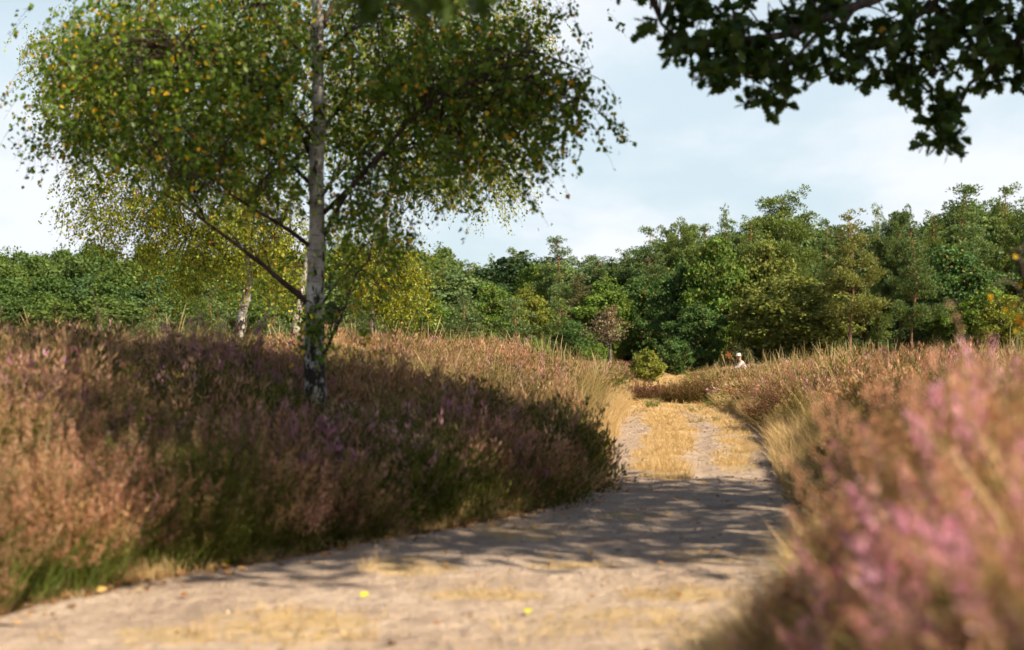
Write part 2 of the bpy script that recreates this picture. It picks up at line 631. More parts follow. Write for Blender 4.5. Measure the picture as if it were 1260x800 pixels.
def heather_mesh(name, stems, bits, h, rad, bw, bl, flower=.55, seed=0):
    acc = Acc()
    for s in range(stems):
        a, q = rng.random() * 6.283, math.sqrt(rng.random()) * rad
        b = np.array([math.cos(a) * q, math.sin(a) * q, -.04])
        hh = h * (.50 + .68 * rng.random() ** 1.5) * (1 - .35 * (q / rad) ** 2)
        lean = np.array([math.cos(a), math.sin(a), 0]) * (.25 + .5 * q / rad) * hh * .55 + rng.normal(size=3) * [.05, .05, 0]
        tip = b + lean + [0, 0, hh]
        mid = (b + tip) / 2 + [0, 0, hh * .06] - lean * .15
        tt = np.linspace(0, 1, 5)[:, None]
        curve = (1 - tt) ** 2 * b + 2 * tt * (1 - tt) * mid + tt ** 2 * tip
        w = np.array([.006, .005, .004, .003, .001]) * (bw / .012)
        sd = np.array([-math.sin(a + 1), math.cos(a + 1), 0])
        V = np.concatenate([curve - sd * w[:, None] * .5, curve + sd * w[:, None] * .5])
        Fq = np.array([[i, i + 5, i + 6, i + 1] for i in range(4)])
        tv = np.concatenate([np.linspace(0, 1, 5)] * 2)
        acc.add(V, Fq, rnd=.3, t=tv * .45)
        pl0 = .50 + .22 * rng.random()
        npl = int(bits * .62)
        t = rng.random(bits) ** .8 * .75 + .08
        t[:npl] = pl0 + (1 - pl0) * rng.random(npl) ** .9
        t2 = t[:, None]
        p = (1 - t2) ** 2 * b + 2 * t2 * (1 - t2) * mid + t2 ** 2 * tip
        spread = (1 - t) ** .9 * rad * .75 + .006
        spread[:npl] = (.20 + .8 * (1 - (t[:npl] - pl0) / (1 - pl0))) * (.075 * rad + .004)
        off = rng.normal(size=(bits, 3)) * spread[:, None] * [1, 1, .3]
        ax = unit(tip - b)[None] + unit(off + 1e-5) * .55 + rng.normal(size=(bits, 3)) * .22
        r0 = rng.random()
        leaves(acc, p + off, ax, bl * (.6 + .8 * rng.random(bits)), (DIAMOND[0] * [bw / bl * 1.25, 1, 1], DIAMOND[1]),
               rnd=np.clip(.62 * r0 + .38 * rng.random(bits), 0, 1), t=np.where(np.arange(bits) < npl, .55 + .45 * t, t * .62))
    return acc.mesh(name)


def grass_mesh(name, blades, h, rad, w, lean=.5, seed=0):
    acc = Acc()
    nseg = 5
    tt = np.linspace(0, 1, nseg)
    for s in range(blades):
        a, q = rng.random() * 6.283, math.sqrt(rng.random()) * rad
        b = np.array([math.cos(a) * q, math.sin(a) * q, -.02])
        hh = h * (.45 + .65 * rng.random())
        a2 = a + rng.normal() * .8
        ln = lean * hh * (.2 + rng.random())
        d = np.array([math.cos(a2), math.sin(a2), 0])
        curve = b + d * (ln * tt[:, None] ** 2) + np.array([0, 0, 1]) * (hh * (tt - .22 * lean * tt ** 3))[:, None]
        sa = rng.random() * 6.28
        sd = np.array([math.cos(sa), math.sin(sa), 0])
        ww = w * (1 - tt ** 1.6) + w * .08
        V = np.concatenate([curve - sd * ww[:, None] * .5, curve + sd * ww[:, None] * .5])
        Fq = np.array([[i, i + nseg, i + nseg + 1, i + 1] for i in range(nseg - 1)])
        acc.add(V, Fq, rnd=rng.random(), t=np.concatenate([tt, tt]))
    return acc.mesh(name)


H0 = [proto('heather_plant', heather_mesh('heather_plant', 44, 78, .54, .15, .0065, .017), M['heather']) for _ in range(5)]
H1 = [proto('heather_plant', heather_mesh('heather_plant', 46, 32, .52, .24, .012, .036), M['heather']) for _ in range(4)]
H2 = [proto('heather_plant', heather_mesh('heather_plant', 60, 16, .50, .50, .03, .10), M['heather']) for _ in range(3)]
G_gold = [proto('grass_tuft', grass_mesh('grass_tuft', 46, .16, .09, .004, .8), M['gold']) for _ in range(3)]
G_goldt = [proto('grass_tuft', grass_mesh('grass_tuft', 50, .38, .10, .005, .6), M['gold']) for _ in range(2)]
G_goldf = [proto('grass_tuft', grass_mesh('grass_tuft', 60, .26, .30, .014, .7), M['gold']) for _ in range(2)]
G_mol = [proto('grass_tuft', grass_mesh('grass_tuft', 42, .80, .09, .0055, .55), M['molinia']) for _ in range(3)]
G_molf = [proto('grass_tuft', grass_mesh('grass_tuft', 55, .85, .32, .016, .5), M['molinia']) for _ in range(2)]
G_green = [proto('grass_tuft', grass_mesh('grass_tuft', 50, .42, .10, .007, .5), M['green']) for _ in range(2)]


def stalk_mesh(name, n_, h, rad):
    acc = Acc()
    for _ in range(n_):
        a, q = rng.random() * 6.283, math.sqrt(rng.random()) * rad
        b = np.array([math.cos(a) * q, math.sin(a) * q, 0])
        hh = h * (.7 + .4 * rng.random())
        d = np.array([math.cos(a + rng.normal()), math.sin(a + rng.normal()), 0]) * hh * (.1 + .25 * rng.random())
        tt = np.linspace(0, 1, 8)[:, None]
        c = b + d * tt ** 2.2 + np.array([0, 0, hh]) * (tt - .08 * tt ** 3)
        ww = np.array([.004, .004, .0035, .003, .003, .008, .010, .002])[:, None]
        sd = unit(rng.normal(size=3) * [1, 1, 0])
        acc.add(np.concatenate([c - sd * ww * .5, c + sd * ww * .5]), np.array([[i, i + 8, i + 9, i + 1] for i in range(7)]), rnd=.55 + .45 * rng.random(), t=np.tile(tt[:, 0] * .6 + .4, 2))
    return acc.mesh(name)


G_stalk = [proto('grass_stalk', stalk_mesh('grass_stalk', 7, 1.15, .12), M['molinia']) for _ in range(3)]


def sample(n, y0, y1, xw, p=0.0):
    """points over y0..y1 with weight y^p, x within +-(xw*y+1.5)"""
    u = rng.random(n)
    e = p + 1
    y = (y0 ** e + u * (y1 ** e - y0 ** e)) ** (1 / e)
    x = (rng.random(n) * 2 - 1) * (xw * y + 1.6)
    return x, y


def put(name, label, cat, protos, x, y, s0, s1, zs=None, sink=0., tiltamt=.12, bh=None):
    n = len(x)
    z = ground_z(x, y) - sink
    s = s0 + (s1 - s0) * rng.random(n)
    zz = s * (.8 + .4 * rng.random(n)) if zs is None else s * zs
    return scatter(name, label, cat, protos, np.stack([x, y, z], -1), rng.random(n) * 6.283, rng.normal(size=(n, 2)) * tiltamt,
                   np.stack([s, s, zz], -1), rng.integers(0, len(protos), n), bh)


def bushes(x, y, r, y0, y1, xw, n):
    """dome height factor and a random value per bush for points x, y"""
    bx_, by_ = sample(n, y0 - 1, y1 + 1, xw + .03, 1.0)
    br_ = r * (.6 + .9 * rng.random(n))
    bv_ = rng.random(n)
    dome, val = np.zeros(len(x)), np.zeros(len(x))
    for i in range(0, len(x), 2000):
        d = np.hypot(x[i:i + 2000, None] - bx_[None], y[i:i + 2000, None] - by_[None]) / br_[None]
        k = d.argmin(1)
        dm = d[np.arange(len(k)), k]
        dome[i:i + 2000] = np.sqrt(np.clip(1.15 - dm ** 2, 0, 1)) * (.75 + .5 * np.modf(bv_[k] * 7.3)[0])
        val[i:i + 2000] = bv_[k]
    return dome, val


def outside(x, y, m=0.):
    return np.maximum(eL(y) - x, x - eR(y)) - m


def hmask(x, y):
    """heather where far enough from the path"""
    l = eL(y) - x
    r = x - eR(y)
    ml = np.interp(y, [5, 15, 20, 30, 60], [.10, .15, .55, .9, 1.1])
    mr = np.interp(y, [5, 14, 16, 21, 26, 30, 60], [.16, .3, 1.0, .7, .3, .4, .5])
    return ((l > ml + (vnoise(x, y, .5) - .5) * .3) | (r > mr + (vnoise(x, y, .5) - .5) * .3))


TR = (-1.68, 14.0)
side = {}
for nm, (n, y0, y1, xw, p) in {'a': (9500, 2.2, 11.5, .40, 1.0), 'b': (21000, 11.0, 36, .38, 1.0), 'c': (26000, 34, 128, .37, .9)}.items():
    x, y = sample(n, y0, y1, xw, p)
    dome, bv = bushes(x, y, {'a': .42, 'b': .62, 'c': 1.5}[nm], y0, y1, xw, {'a': 330, 'b': 1500, 'c': 2600}[nm])
    k = hmask(x, y) & ~((np.abs(x - .1435 * y) < .5) & (y > 60) & (y < 79)) & (dome > .16) & (fbm(x, y, 1.6) > .30) & (np.hypot(x - TR[0], y - TR[1]) > .14)
    k &= ~((x > 0) & (y < 3.3) & (x < .5))
    side[nm] = (x[k], y[k], dome[k], bv[k])
x, y, dome, bv = side['a']
hs = (.38 + .72 * dome) * (.8 + .4 * rng.random(len(x))) * (.75 + .5 * fbm(x, y, 2.0))
L = x < eL(y)
near_l = np.interp(y, [6, 9, 12], [1.0, 1.0, 1.0])
put('heather', 'spent and flowering heather filling the shaded bank beside the birch', 'heather', H0, x[L], y[L], .85, 1.2, (hs * near_l)[L], bh=bv[L])
Rr = ~L
zs_r = hs * np.interp(y, [2.5, 5, 8, 11], [1.15, 1.1, .8, .8]) * (.42 + .58 * smooth(0, .7, x - eR(y)))
zs_r = np.minimum(zs_r, (1.0 + .34 * smooth(.7, 1.0, x) + .30 * rng.random(len(x)) ** 3 - ground_z(x, y)) / .62)
zs_r = np.where((y < 6.5) & (x > .325 * y + .12), np.minimum(zs_r, .42), zs_r)
Rr = Rr & (rng.random(len(x)) < .5) & ((hs > .62) | (rng.random(len(x)) < .5))
put('heather', 'out of focus pink and purple heather crowding the path edge close by', 'heather', H0, x[Rr], y[Rr], .9, 1.2, zs_r[Rr], bh=np.where(fbm(x, y, .45)[Rr] > .52, .845, np.where(rng.random(Rr.sum()) < .6, .075, bv[Rr])))
x, y, dome, bv = side['b']
L = x < eL(y)
zs = (.40 + .72 * dome) * (.8 + .35 * rng.random(len(x))) * (.75 + .5 * fbm(x, y, 2.5))
put('heather', 'rust pink heather slope behind the white birch trunk', 'heather', H1, x[L], y[L], .85, 1.3, (zs * .98)[L], bh=bv[L])
put('heather', 'brown heather bank right of the sandy ruts', 'heather', H1, x[~L], y[~L], .85, 1.3, (zs * np.interp(y, [11, 15, 20], [.7, .8, 1.0]) * (.5 + .5 * smooth(0, .8, x - eR(y))))[~L], bh=bv[~L])
x, y, dome, bv = side['c']
put('heather', 'distant brown heath stretching to the forest edge', 'heather', H2, x, y, .8, 1.3, (.45 + .6 * dome) * (.35 + .65 * smooth(0, 3.0, outside(x, y))), bh=bv)

x, y = sample(9000, 2.4, 8.0, .40, .8)
s = x - eR(y)
k = (s > .04) & (s < 1.0) & (rng.random(len(x)) < .5)
x, y, s = x[k], y[k], s[k]
put('heather', 'low pinkish heather sprigs spilling over the right path edge close by', 'heather', H0, x, y, .7, 1.0, .45 + .35 * smooth(0, .6, s), tiltamt=.3, bh=np.where(fbm(x, y, .4) > .50, .845, .07 + .015 * rng.random(len(x))))

# grasses -----------------------------------------------------------
x, y = sample(60000, 6.5, 36, .30, 1.0)
u = (x - eL(y)) / (eR(y) - eL(y))
gm = gold_mask(x, y)
k = (u > -.02) & (u < 1.02) & (rng.random(len(x)) < gm ** 3 * (.25 + .9 * vnoise(x, y, .35))) & (y > 15)
put('dry_grass', 'short straw gold grass on the strips between the ruts', 'grass', G_gold, x[k], y[k], .6, 1.2, np.interp(y[k], [15, 17, 34], [.95, .8, .5]) * (.6 + .8 * vnoise(x[k], y[k], .6)), tiltamt=.3)
x, y = sample(26000, 6.3, 15.8, .36, .6)
u = (x - eL(y)) / (eR(y) - eL(y))
gm = gold_mask(x, y)
k = (u > -.02) & (u < 1.02) & (rng.random(len(x)) < gm ** 2 * .8 * (vnoise(x, y, .22) > .42))
put('dry_grass', 'flattened dry gold grass patches on the near sand', 'grass', G_gold, x[k], y[k], .4, 1.1, .30, tiltamt=.4)
x, y = sample(42000, 30, 110, .30, .6)
u = (x - eL(y)) / (eR(y) - eL(y))
s = outside(x, y)
k = (s < 1.0 + 2.2 * vnoise(x, y, 3)) & (rng.random(len(x)) < np.where(s < 0, gold_mask(x, y) ** 1.5 * .8, .7))
put('dry_grass', 'pale gold grass where the far track bends away', 'grass', G_goldf, x[k], y[k], .6, 1.2, np.where(outside(x, y)[k] < 0, .3, 1.0))
# verge grass
x, y = sample(60000, 12.5, 42, .30, .8)
s = outside(x, y)
rt = x > eR(y)
wid = np.where(rt, np.interp(y, [12, 15, 18, 22, 26, 42], [.2, .8, 1.2, .9, .5, .8]), np.interp(y, [12, 14, 16, 20, 42], [.25, .4, .9, 1.3, 1.8]))
k = (s > -.05) & (s < wid) & (rng.random(len(x)) < .9 * (1 - np.clip(s / wid, 0, 1) ** 2 * .6))
put('dry_grass', 'knee high golden grass fringing both path edges', 'grass', G_goldt, x[k], y[k], .7, 1.3)
x, y = sample(13000, 2.6, 10.5, .40, .6)
s = x - eR(y)
k = (s > -.22) & (s < 1.1) & (rng.random(len(x)) < .95 * (1 - .85 * smooth(.15, .9, s)) * (.4 + vnoise(x, y, .5)))
put('dry_grass', 'blurred golden straw mixed into the nearest right hand heather', 'grass', G_goldt, x[k], y[k], .8, 1.35)
x, y = sample(6000, 7.5, 14.5, .32, .5)
s = outside(x, y)
k = (s > -.12) & (s < .35) & (rng.random(len(x)) < .5)
put('dry_grass', 'shaded brown grass fringe below the left heather bank', 'grass', G_gold, x[k], y[k], .7, 1.4)
# purple moor grass through the heather
x, y = sample(15000, 5.0, 34, .38, .9)
s = outside(x, y)
pr = np.where(x < 0, .22, .22) * (vnoise(x, y, 1.4) > .40) + .08
pr = np.where((x > eR(y)) & (y > 17), .14 + .4 * smooth(24, 33, y), pr)
pr = np.where((x < eL(y)) & (s < 2.3) & (y > 17), .5, pr)
k = (s > .25) & (rng.random(len(x)) < pr) & ((x < 0) | (y > 6.5)) & (np.hypot(x - TR[0], y - TR[1]) > .2)
put('moor_grass', 'long arching moor grass standing up through the heather', 'grass', G_mol, x[k], y[k], .8, 1.25)
x, y = sample(9000, 34, 105, .37, .9)
s = outside(x, y)
pr = np.where(x > eR(y), .5, .18) * (vnoise(x, y, 6) > .3)
k = (s > .6) & (rng.random(len(x)) < pr) & (np.abs(x - .1435 * y) > .7)
put('moor_grass', 'pale bleached grass along the crest before the forest', 'grass', G_molf, x[k], y[k], .6, 1.0)
x, y = sample(3800, 8, 48, .38, 1.0)
s = outside(x, y)
k = (s > .5) & ((x > 0) | (y > 15)) & ((x < 0) | (y > 9)) & (rng.random(len(x)) < .13 + .30 * ((x > 0) & (y > 24)) + .2 * (vnoise(x, y, 2.5) > .6)) & (np.hypot(x - TR[0], y - TR[1]) > .3)
put('grass_stalks', 'thin pale flowering grass stalks rising above the heather', 'grass', G_stalk, x[k], y[k], .75, 1.15, np.where(x[k] > 0, np.interp(y[k], [8, 20, 30], [.75, .85, 1.0]), .92))
# green flushes in the heather (image-traced patches, placed on the ground)
gp = []
for px, py, d, rad, nn in [(40, 660, 9.4, .6, 110), (10, 700, 8.6, .4, 60), (90, 640, 9.8, .5, 50), (200, 640, 10, .4, 30), (120, 560, 10.5, .5, 14), (150, 480, 12, .5, 14), (330, 600, 11.6, .5, 14), (980, 520, 24, .7, 46), (1000, 510, 27, .7, 30),
                           (640, 450, 26, 1.4, 18), (1070, 650, 6, .4, 8), (1000, 540, 4, .25, 4), (220, 620, 10, .6, 16), (470, 560, 13, 1.2, 16), (700, 520, 20, .9, 20)]:
    q = np.sqrt(rng.random(nn)) * rad
    a = rng.random(nn) * 6.283
    gp.append(np.stack([(px - CX) / F * d + q * np.cos(a), d + q * np.sin(a) * 1.4], -1))
gp = np.concatenate(gp)
gp = gp[outside(gp[:, 0], gp[:, 1]) > .02]
put('green_grass', 'fresh green grass flushes low in the heather', 'grass', G_green, gp[:, 0], gp[:, 1], .8, 1.25)

# pebbles and clods
def stone_mesh(seed):
    acc = Acc()
    v = []
    for a_, b_ in [(t, p) for p in (-.6, .35) for t in np.linspace(0, 6.283, 6, endpoint=False)]:
        v.append([math.cos(a_) * math.cos(b_), math.sin(a_) * math.cos(b_), .6 * math.sin(b_)])
    v = np.array(v) * (.75 + .5 * rng.random((12, 1)))
    v = np.concatenate([v, [[0, 0, .55]]])
    acc.add(v, np.array([[i, (i + 1) % 6, 6 + (i + 1) % 6, 6 + i] for i in range(6)]), rnd=rng.random())
    acc.add(v, np.array([[6 + i, 6 + (i + 1) % 6, 12] for i in range(6)]), rnd=rng.random())
    return acc.mesh('pebble')


M['stone'] = solid('pebble_sand', lambda n: n.ramp(n.rand(), [(0, (.26, .19, .14)), (.5, (.42, .32, .24)), (1, (.58, .47, .37))]), .9)
ST = [proto('pebble', stone_mesh(i), M['stone']) for i in range(4)]
x, y = sample(26000, 6.3, 34, .33, .4)
u = (x - eL(y)) / (eR(y) - eL(y))
k = (u > .0) & (u < 1.0) & (rng.random(len(x)) < .25 + .75 * (vnoise(x, y, .7) > .55))
x, y = x[k], y[k]
scatter('pebbles', 'small clods and pebbles strewn over the sandy track', 'pebbles', ST, np.stack([x, y, ground_z(x, y) + .028], -1), rng.random(len(x)) * 6.28,
        rng.normal(size=(len(x), 2)) * .3, np.repeat((.003 + .009 * rng.random(len(x)) ** 3)[:, None], 3, 1) * (.5 + y[:, None] / 14), rng.integers(0, 4, len(x)))

# leaf litter
x, y = sample(30000, 6.0, 17.5, .36, .5)
sl = x - eL(y)
pr = np.where(sl < .55, np.exp(-np.abs(sl - .1) / .18) * .75, .018)
pr = np.where((eR(y) - x < .25) & (y > 9), .12, pr)
k = (sl > -.25) & (x < eR(y) + .1) & (rng.random(len(x)) < pr)
x, y = x[k], y[k]
P = np.stack([x, y, ground_z(x, y) + .025 + .02 * rng.random(len(x))], -1)
a = rng.random(len(x)) * 6.283
acc = Acc()
leaves(acc, P, np.stack([np.cos(a), np.sin(a), rng.normal(size=len(x)) * .25], -1), .03 + .035 * rng.random(len(x)), BIRCH, nrm=np.array([0, 0, 1.]) + rng.normal(size=(len(x), 3)) * .35)
obj('leaf_litter', acc.mesh('leaf_litter'), M['litter'], kind='stuff', label='fallen brown and orange leaves along the shaded path edge', cat='leaf litter')

LF = [(443, 743, .055, 'lime', 'bright lime yellow leaf lying alone on the near sand, left of centre'),
      (645, 760, .045, 'lime', 'yellow leaf lying on the gold grass patch at the bottom edge'),
      (272, 700, .07, 'lime', 'large pale yellow leaf below the left heather bank'),
      (165, 712, .07, 'litter', 'orange curled leaf at the lower left foot of the heather'),
      (120, 735, .06, 'litter', 'small tan leaf at the bottom left of the path'),
      (722, 690, .05, 'litter', 'rust brown leaf in the dappled shade in mid path'),
      (222, 745, .05, 'litter', 'dark brown leaf alone on bare sand, lower left')]
for px, py, s, mt, lab in LF:
    d = CH * F / (py - HY)
    x = (px - CX) / F * d
    z = float(ground_z(x, d)) + .045
    acc = Acc()
    leaves(acc, [[x, d, z]], [[.9, .3, .2]], s, BIRCH, nrm=np.array([[0, -.55, .8]]))
    obj('fallen_leaf', acc.mesh('fallen_leaf'), M[mt], label=lab, cat='leaf', group='single leaves fallen on the path')


# ------------------------------------------------------------------ individual tufts and bushes
def merged_plant(protos, n, rad, sc, h=1.0, round_=True):
    V, Fs, A, off = [], [], {'rnd': [], 't': []}, 0
    for i in range(n):
        me = protos[rng.integers(len(protos))].data
        nv = len(me.vertices)
        co = np.empty(nv * 3, np.float32)
        me.vertices.foreach_get('co', co)
        co = co.reshape(-1, 3).astype(float)
        for k in A:
            v = np.empty(nv, np.float32)
            me.attributes[k].data.foreach_get('value', v)
            A[k].append(v)
        ls = np.empty(len(me.loops), np.int32)
        me.loops.foreach_get('vertex_index', ls)
        a, q = rng.random() * 6.283, math.sqrt(rng.random())
        th = rng.random() * 6.283
        s = sc * (.8 + .4 * rng.random())
        c, s_ = math.cos(th), math.sin(th)
        co = co * [s, s, s * h * ((1.15 - .55 * q * q) if round_ else 1)]
        co = np.stack([co[:, 0] * c - co[:, 1] * s_, co[:, 0] * s_ + co[:, 1] * c, co[:, 2]], -1)
        co[:, 0] += (math.cos(a) * q * rad) + co[:, 2] * math.cos(a) * q * .5
        co[:, 1] += (math.sin(a) * q * rad) + co[:, 2] * math.sin(a) * q * .5
        V.append(co)
        Fs.append(ls.reshape(-1, 4) + off)
        off += nv
    return np.concatenate(V), np.concatenate(Fs), {k: np.concatenate(v) for k, v in A.items()}


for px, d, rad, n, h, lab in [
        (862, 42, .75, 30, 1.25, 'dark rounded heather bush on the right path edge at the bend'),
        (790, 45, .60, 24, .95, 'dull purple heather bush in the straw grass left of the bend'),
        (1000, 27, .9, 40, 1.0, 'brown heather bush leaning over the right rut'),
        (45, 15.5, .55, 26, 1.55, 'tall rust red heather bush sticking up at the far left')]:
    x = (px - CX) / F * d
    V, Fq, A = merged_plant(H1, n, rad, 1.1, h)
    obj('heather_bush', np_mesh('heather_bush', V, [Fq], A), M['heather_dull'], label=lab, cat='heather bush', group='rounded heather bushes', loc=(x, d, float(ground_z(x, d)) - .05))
for px, py, n, sc, lab in [
        (801, 503, 5, .75, 'small green grass tuft in mid track, left of the others'),
        (880, 501, 6, .8, 'bright green grass tuft beside the right heather bush'),
        (856, 508, 4, .5, 'low green grass tuft left of the brightest tuft'),
        (855, 519, 3, .5, 'tiny green tuft at the top of the middle rut'),
        (882, 520, 3, .4, 'tiny dark green tuft right of the middle rut')]:
    d = CH * F / (py - HY)
    x = (px - CX) / F * d
    V, Fq, A = merged_plant(G_green, n, .09, sc, 1, False)
    obj('grass_tuft', np_mesh('grass_tuft', V, [Fq], A), M['green'], label=lab, cat='grass tuft', group='green grass tufts on the track', loc=(x, d, float(ground_z(x, d))))


# ------------------------------------------------------------------ birches and oak
def w2(px, py, d):
    return at(px, py, d)


def clumpy_tree(name, cat, label, group, base, d0, trunk_px, r0, r1, limbs, clumps, leaf, size, M_leaf, M_bark, twiglen, per_twig, dens, top=None, droop=.8, extra_limbs=0, hang=.75):
    """trunk_px: [(px,py)..] at distance d0.  limbs: [[(px,py,dd)..], radius].  clumps: (px,py,rx,ry,dd,depth,weight)"""
    root = bpy.data.objects.new(name, None)
    COL.objects.link(root)
    root.location = base
    root['label'] = label
    root['category'] = cat
    if group:
        root['group'] = group
    B = np.asarray(base, float)
    acc = Acc()
    tp = [at(px, py, d0) for px, py in trunk_px]
    if top is not None:
        tp += [np.asarray(t, float) for t in top]
    tp[0] = B + [0, 0, -.3]
    C = spline(tp, 40)
    wob = rng.normal(size=C.shape) * .006
    rr = np.interp(np.linspace(0, 1, 40), [0, .03, .1, 1], [r0 * 1.35, r0 * 1.15, r0, r1])
    tube(acc, C + wob - B, rr * (1 + rng.normal(size=40) * .03), 14)
    obj('trunk', acc.mesh('trunk', True), M_bark, root)
    segs = [C[8:]]
    for pts, r in limbs:
        L_ = spline([at(px, py, d0 + dd) if len(p) == 3 else None for p in pts for px, py, dd in [p]], 16)
        # jitter for natural kinks
        L_ = L_ + np.cumsum(rng.normal(size=L_.shape) * .012, 0) * np.linspace(0, 1, 16)[:, None]
        acc = Acc()
        tube(acc, L_ - B, np.linspace(r, r * .14, 16), 7)
        segs.append(L_)
        # side branches
        for j in range(6):
            i = rng.integers(3, 12)
            dirn = unit(unit(L_[min(i + 1, 15)] - L_[i - 1]) + rng.normal(size=3) * .6)
            ln = .25 + .4 * rng.random()
            s = spline([L_[i], L_[i] + dirn * ln * .5 + [0, 0, .05], L_[i] + dirn * ln + [0, 0, -.08]], 7)
            tube(acc, s - B, np.linspace(r * .28, r * .08, 7), 5)
            segs.append(s)
        obj('branch', acc.mesh('branch', True), M['twig'], root)
    S = np.concatenate(segs)
    tw = Acc()
    lf = Acc()
    for cx, cy, rx, ry, dd, dep, wt in clumps:
        n = int(rx * ry * dens * wt) + 1
        q = rng.random(n) ** .5
        a = rng.random(n) * 6.283
        b = rng.normal(size=n) * .5
        pts = np.array([at(cx + rx * q_ * math.cos(a_), cy + ry * q_ * math.sin(a_), d0 + dd + dep * b_) for q_, a_, b_ in zip(q, a, b)])
        cc = at(cx, cy, d0 + dd)
        if n > 12:
            src = rng.integers(0, max(3, n // 4), n)
            mv = rng.random(n) < .62
            pts[mv] = pts[src[mv]] + rng.normal(size=(mv.sum(), 3)) * (.17 if d0 < 20 else .20)
        for i, p in enumerate(pts):
            if d0 < 15 and p[1] < 14.15 and abs(p[0] / p[1] * F + CX - 391) < 24 and p[2] < 4.6 and rng.random() < .8 and cy < 380:
                continue
            # a drooping twig whose middle sits at p
            out = p - cc
            out[2] = 0
            az = unit(out + rng.normal(size=3) * [.5, .5, 0]) if np.linalg.norm(out) > 1e-3 else np.array([1, 0, 0.])
            ln = twiglen * (.5 + .9 * rng.random())
            tt = np.linspace(0, 1, 5)[:, None]
            c = p + az * ln * (tt * .6 - .3) + np.array([0, 0, 1]) * (.5 - tt ** 1.5) * ln * droop
            tube(tw, c - B, np.linspace(.0020, .0009, 5) * (d0 / 14) ** .3, 3)
            if i % 5 == 0 or d0 < 10:
                k = rng.choice(np.argsort(((S - c[0]) ** 2).sum(1))[:14])
                s0 = S[k]
                if np.linalg.norm(s0 - c[0]) < .95:
                    m = (s0 + c[0]) / 2 + [0, 0, .08]
                    tube(tw, spline([s0, m, c[0]], 6) - B, np.linspace(.008, .003, 6), 4)
            ti = rng.random(per_twig)
            lp = np.stack([np.interp(ti, tt[:, 0], c[:, j]) for j in range(3)], -1) + rng.normal(size=(per_twig, 3)) * size * .55
            ax = rng.normal(size=(per_twig, 3)) * .7 + np.array([0, 0, -hang]) + az * .35
            sz = size * (.5 + .75 * rng.random(per_twig))
            leaves(lf, lp - B, ax, sz, leaf)
    obj('twigs', tw.mesh('twigs', True), M['twig'], root)
    o = obj('crown', lf.mesh('crown'), M_leaf, root)
    print(name, 'leaves verts', lf.n)
    return root


gz = lambda x, y: float(ground_z(x, y))
bx, by = TR
front_limbs = [
    ([(378, 372, 0), (345, 345, -.2), (310, 318, -.3), (275, 290, -.4), (235, 262, -.5), (180, 235, -.6)], .030),
    ([(380, 302, 0), (350, 280, -.5), (310, 258, -.8), (270, 235, -1.0), (230, 222, -1.2)], .022),
    ([(384, 195, 0), (362, 150, .3), (335, 95, .5), (312, 25, .7), (300, -60, .8)], .024),
    ([(384, 170, 0), (350, 130, -.4), (300, 95, -.8), (240, 70, -1.0), (170, 50, -1.1)], .022),
    ([(386, 230, 0), (340, 190, .4), (280, 165, .8), (200, 140, 1.0), (110, 160, 1.1)], .022),
    ([(398, 290, 0), (427, 238, .2), (470, 192, .4), (540, 170, .5), (600, 180, .6)], .026),
    ([(398, 262, 0), (440, 222, -.4), (508, 149, -.6), (575, 105, -.8), (650, 100, -.9), (720, 130, -.9)], .024),
    ([(396, 160, 0), (420, 135, .3), (470, 108, .6), (540, 60, .8)], .020),
    ([(394, 75, 0), (420, 44, -.3), (474, 3, -.5), (540, -40, -.6)], .022),
    ([(392, 90, 0), (350, 40, -.6), (300, -20, -.9), (240, -60, -1.1)], .020),
    ([(398, 438, 0), (415, 405, -.1), (430, 375, -.1), (436, 350, -.1)], .018),
    ([(390, 385, -.02), (410, 352, -.25), (440, 322, -.3), (500, 310, -.4)], .010),
    ([(392, 40, 0), (440, -60, .5), (500, -130, .9)], .022),
    ([(392, 0, 0), (330, -90, .5), (280, -150, .8)], .022),
]
front_clumps = [  # cx cy rx ry dd depth weight
    (240, 50, 175, 70, -.6, 1.1, .8), (140, 105, 95, 60, -.5, .8, .8), (85, 165, 62, 32, .4, .5, .55), (60, 180, 38, 18, .8, .3, .35), (300, 150, 110, 75, -.5, 1.2, .9), (195, 175, 105, 45, .4, .8, .7),
    (330, 225, 75, 45, -.4, .8, .45), (480, 55, 150, 65, .1, 1.2, .95), (570, 105, 120, 55, -.5, .9, 1.0), (480, 170, 110, 70, .2, 1.0, .75), (600, 170, 85, 45, -.4, .7, .9), (640, 55, 50, 45, -.2, .6, .5),
    (675, 20, 22, 26, -.3, .3, .5), (655, 130, 55, 45, -.7, .5, .8), (700, 125, 25, 30, -.8, .2, .6), (722, 118, 14, 16, -.8, .15, .6), (690, 165, 25, 25, -.8, .3, .4), (748, 145, 8, 10, -.85, .1, .8), (763, 165, 6, 8, -.85, .1, 1.2),
    (640, 215, 45, 20, -.5, .4, .35), (440, 250, 55, 35, -.2, .7, .45), (330, 190, 40, 80, -.5, .5, .3), (380, 405, 13, 20, -.2, .08, .6), (398, 420, 10, 26, -.25, .05, .7), (440, 300, 55, 60, .2, .8, .42), (425, 362, 24, 32, -.2, .3, .5), (560, 225, 60, 25, -.2, .5, .3),
    (505, 295, 8, 8, -.4, .1, 1.0), (240, 215, 60, 24, -.6, .5, .4),
    # above the frame
    (390, -70, 300, 80, 0, 1.8, .35), (390, -200, 230, 90, 0, 1.5, .30), (390, -330, 150, 80, 0, 1.0, .3)]
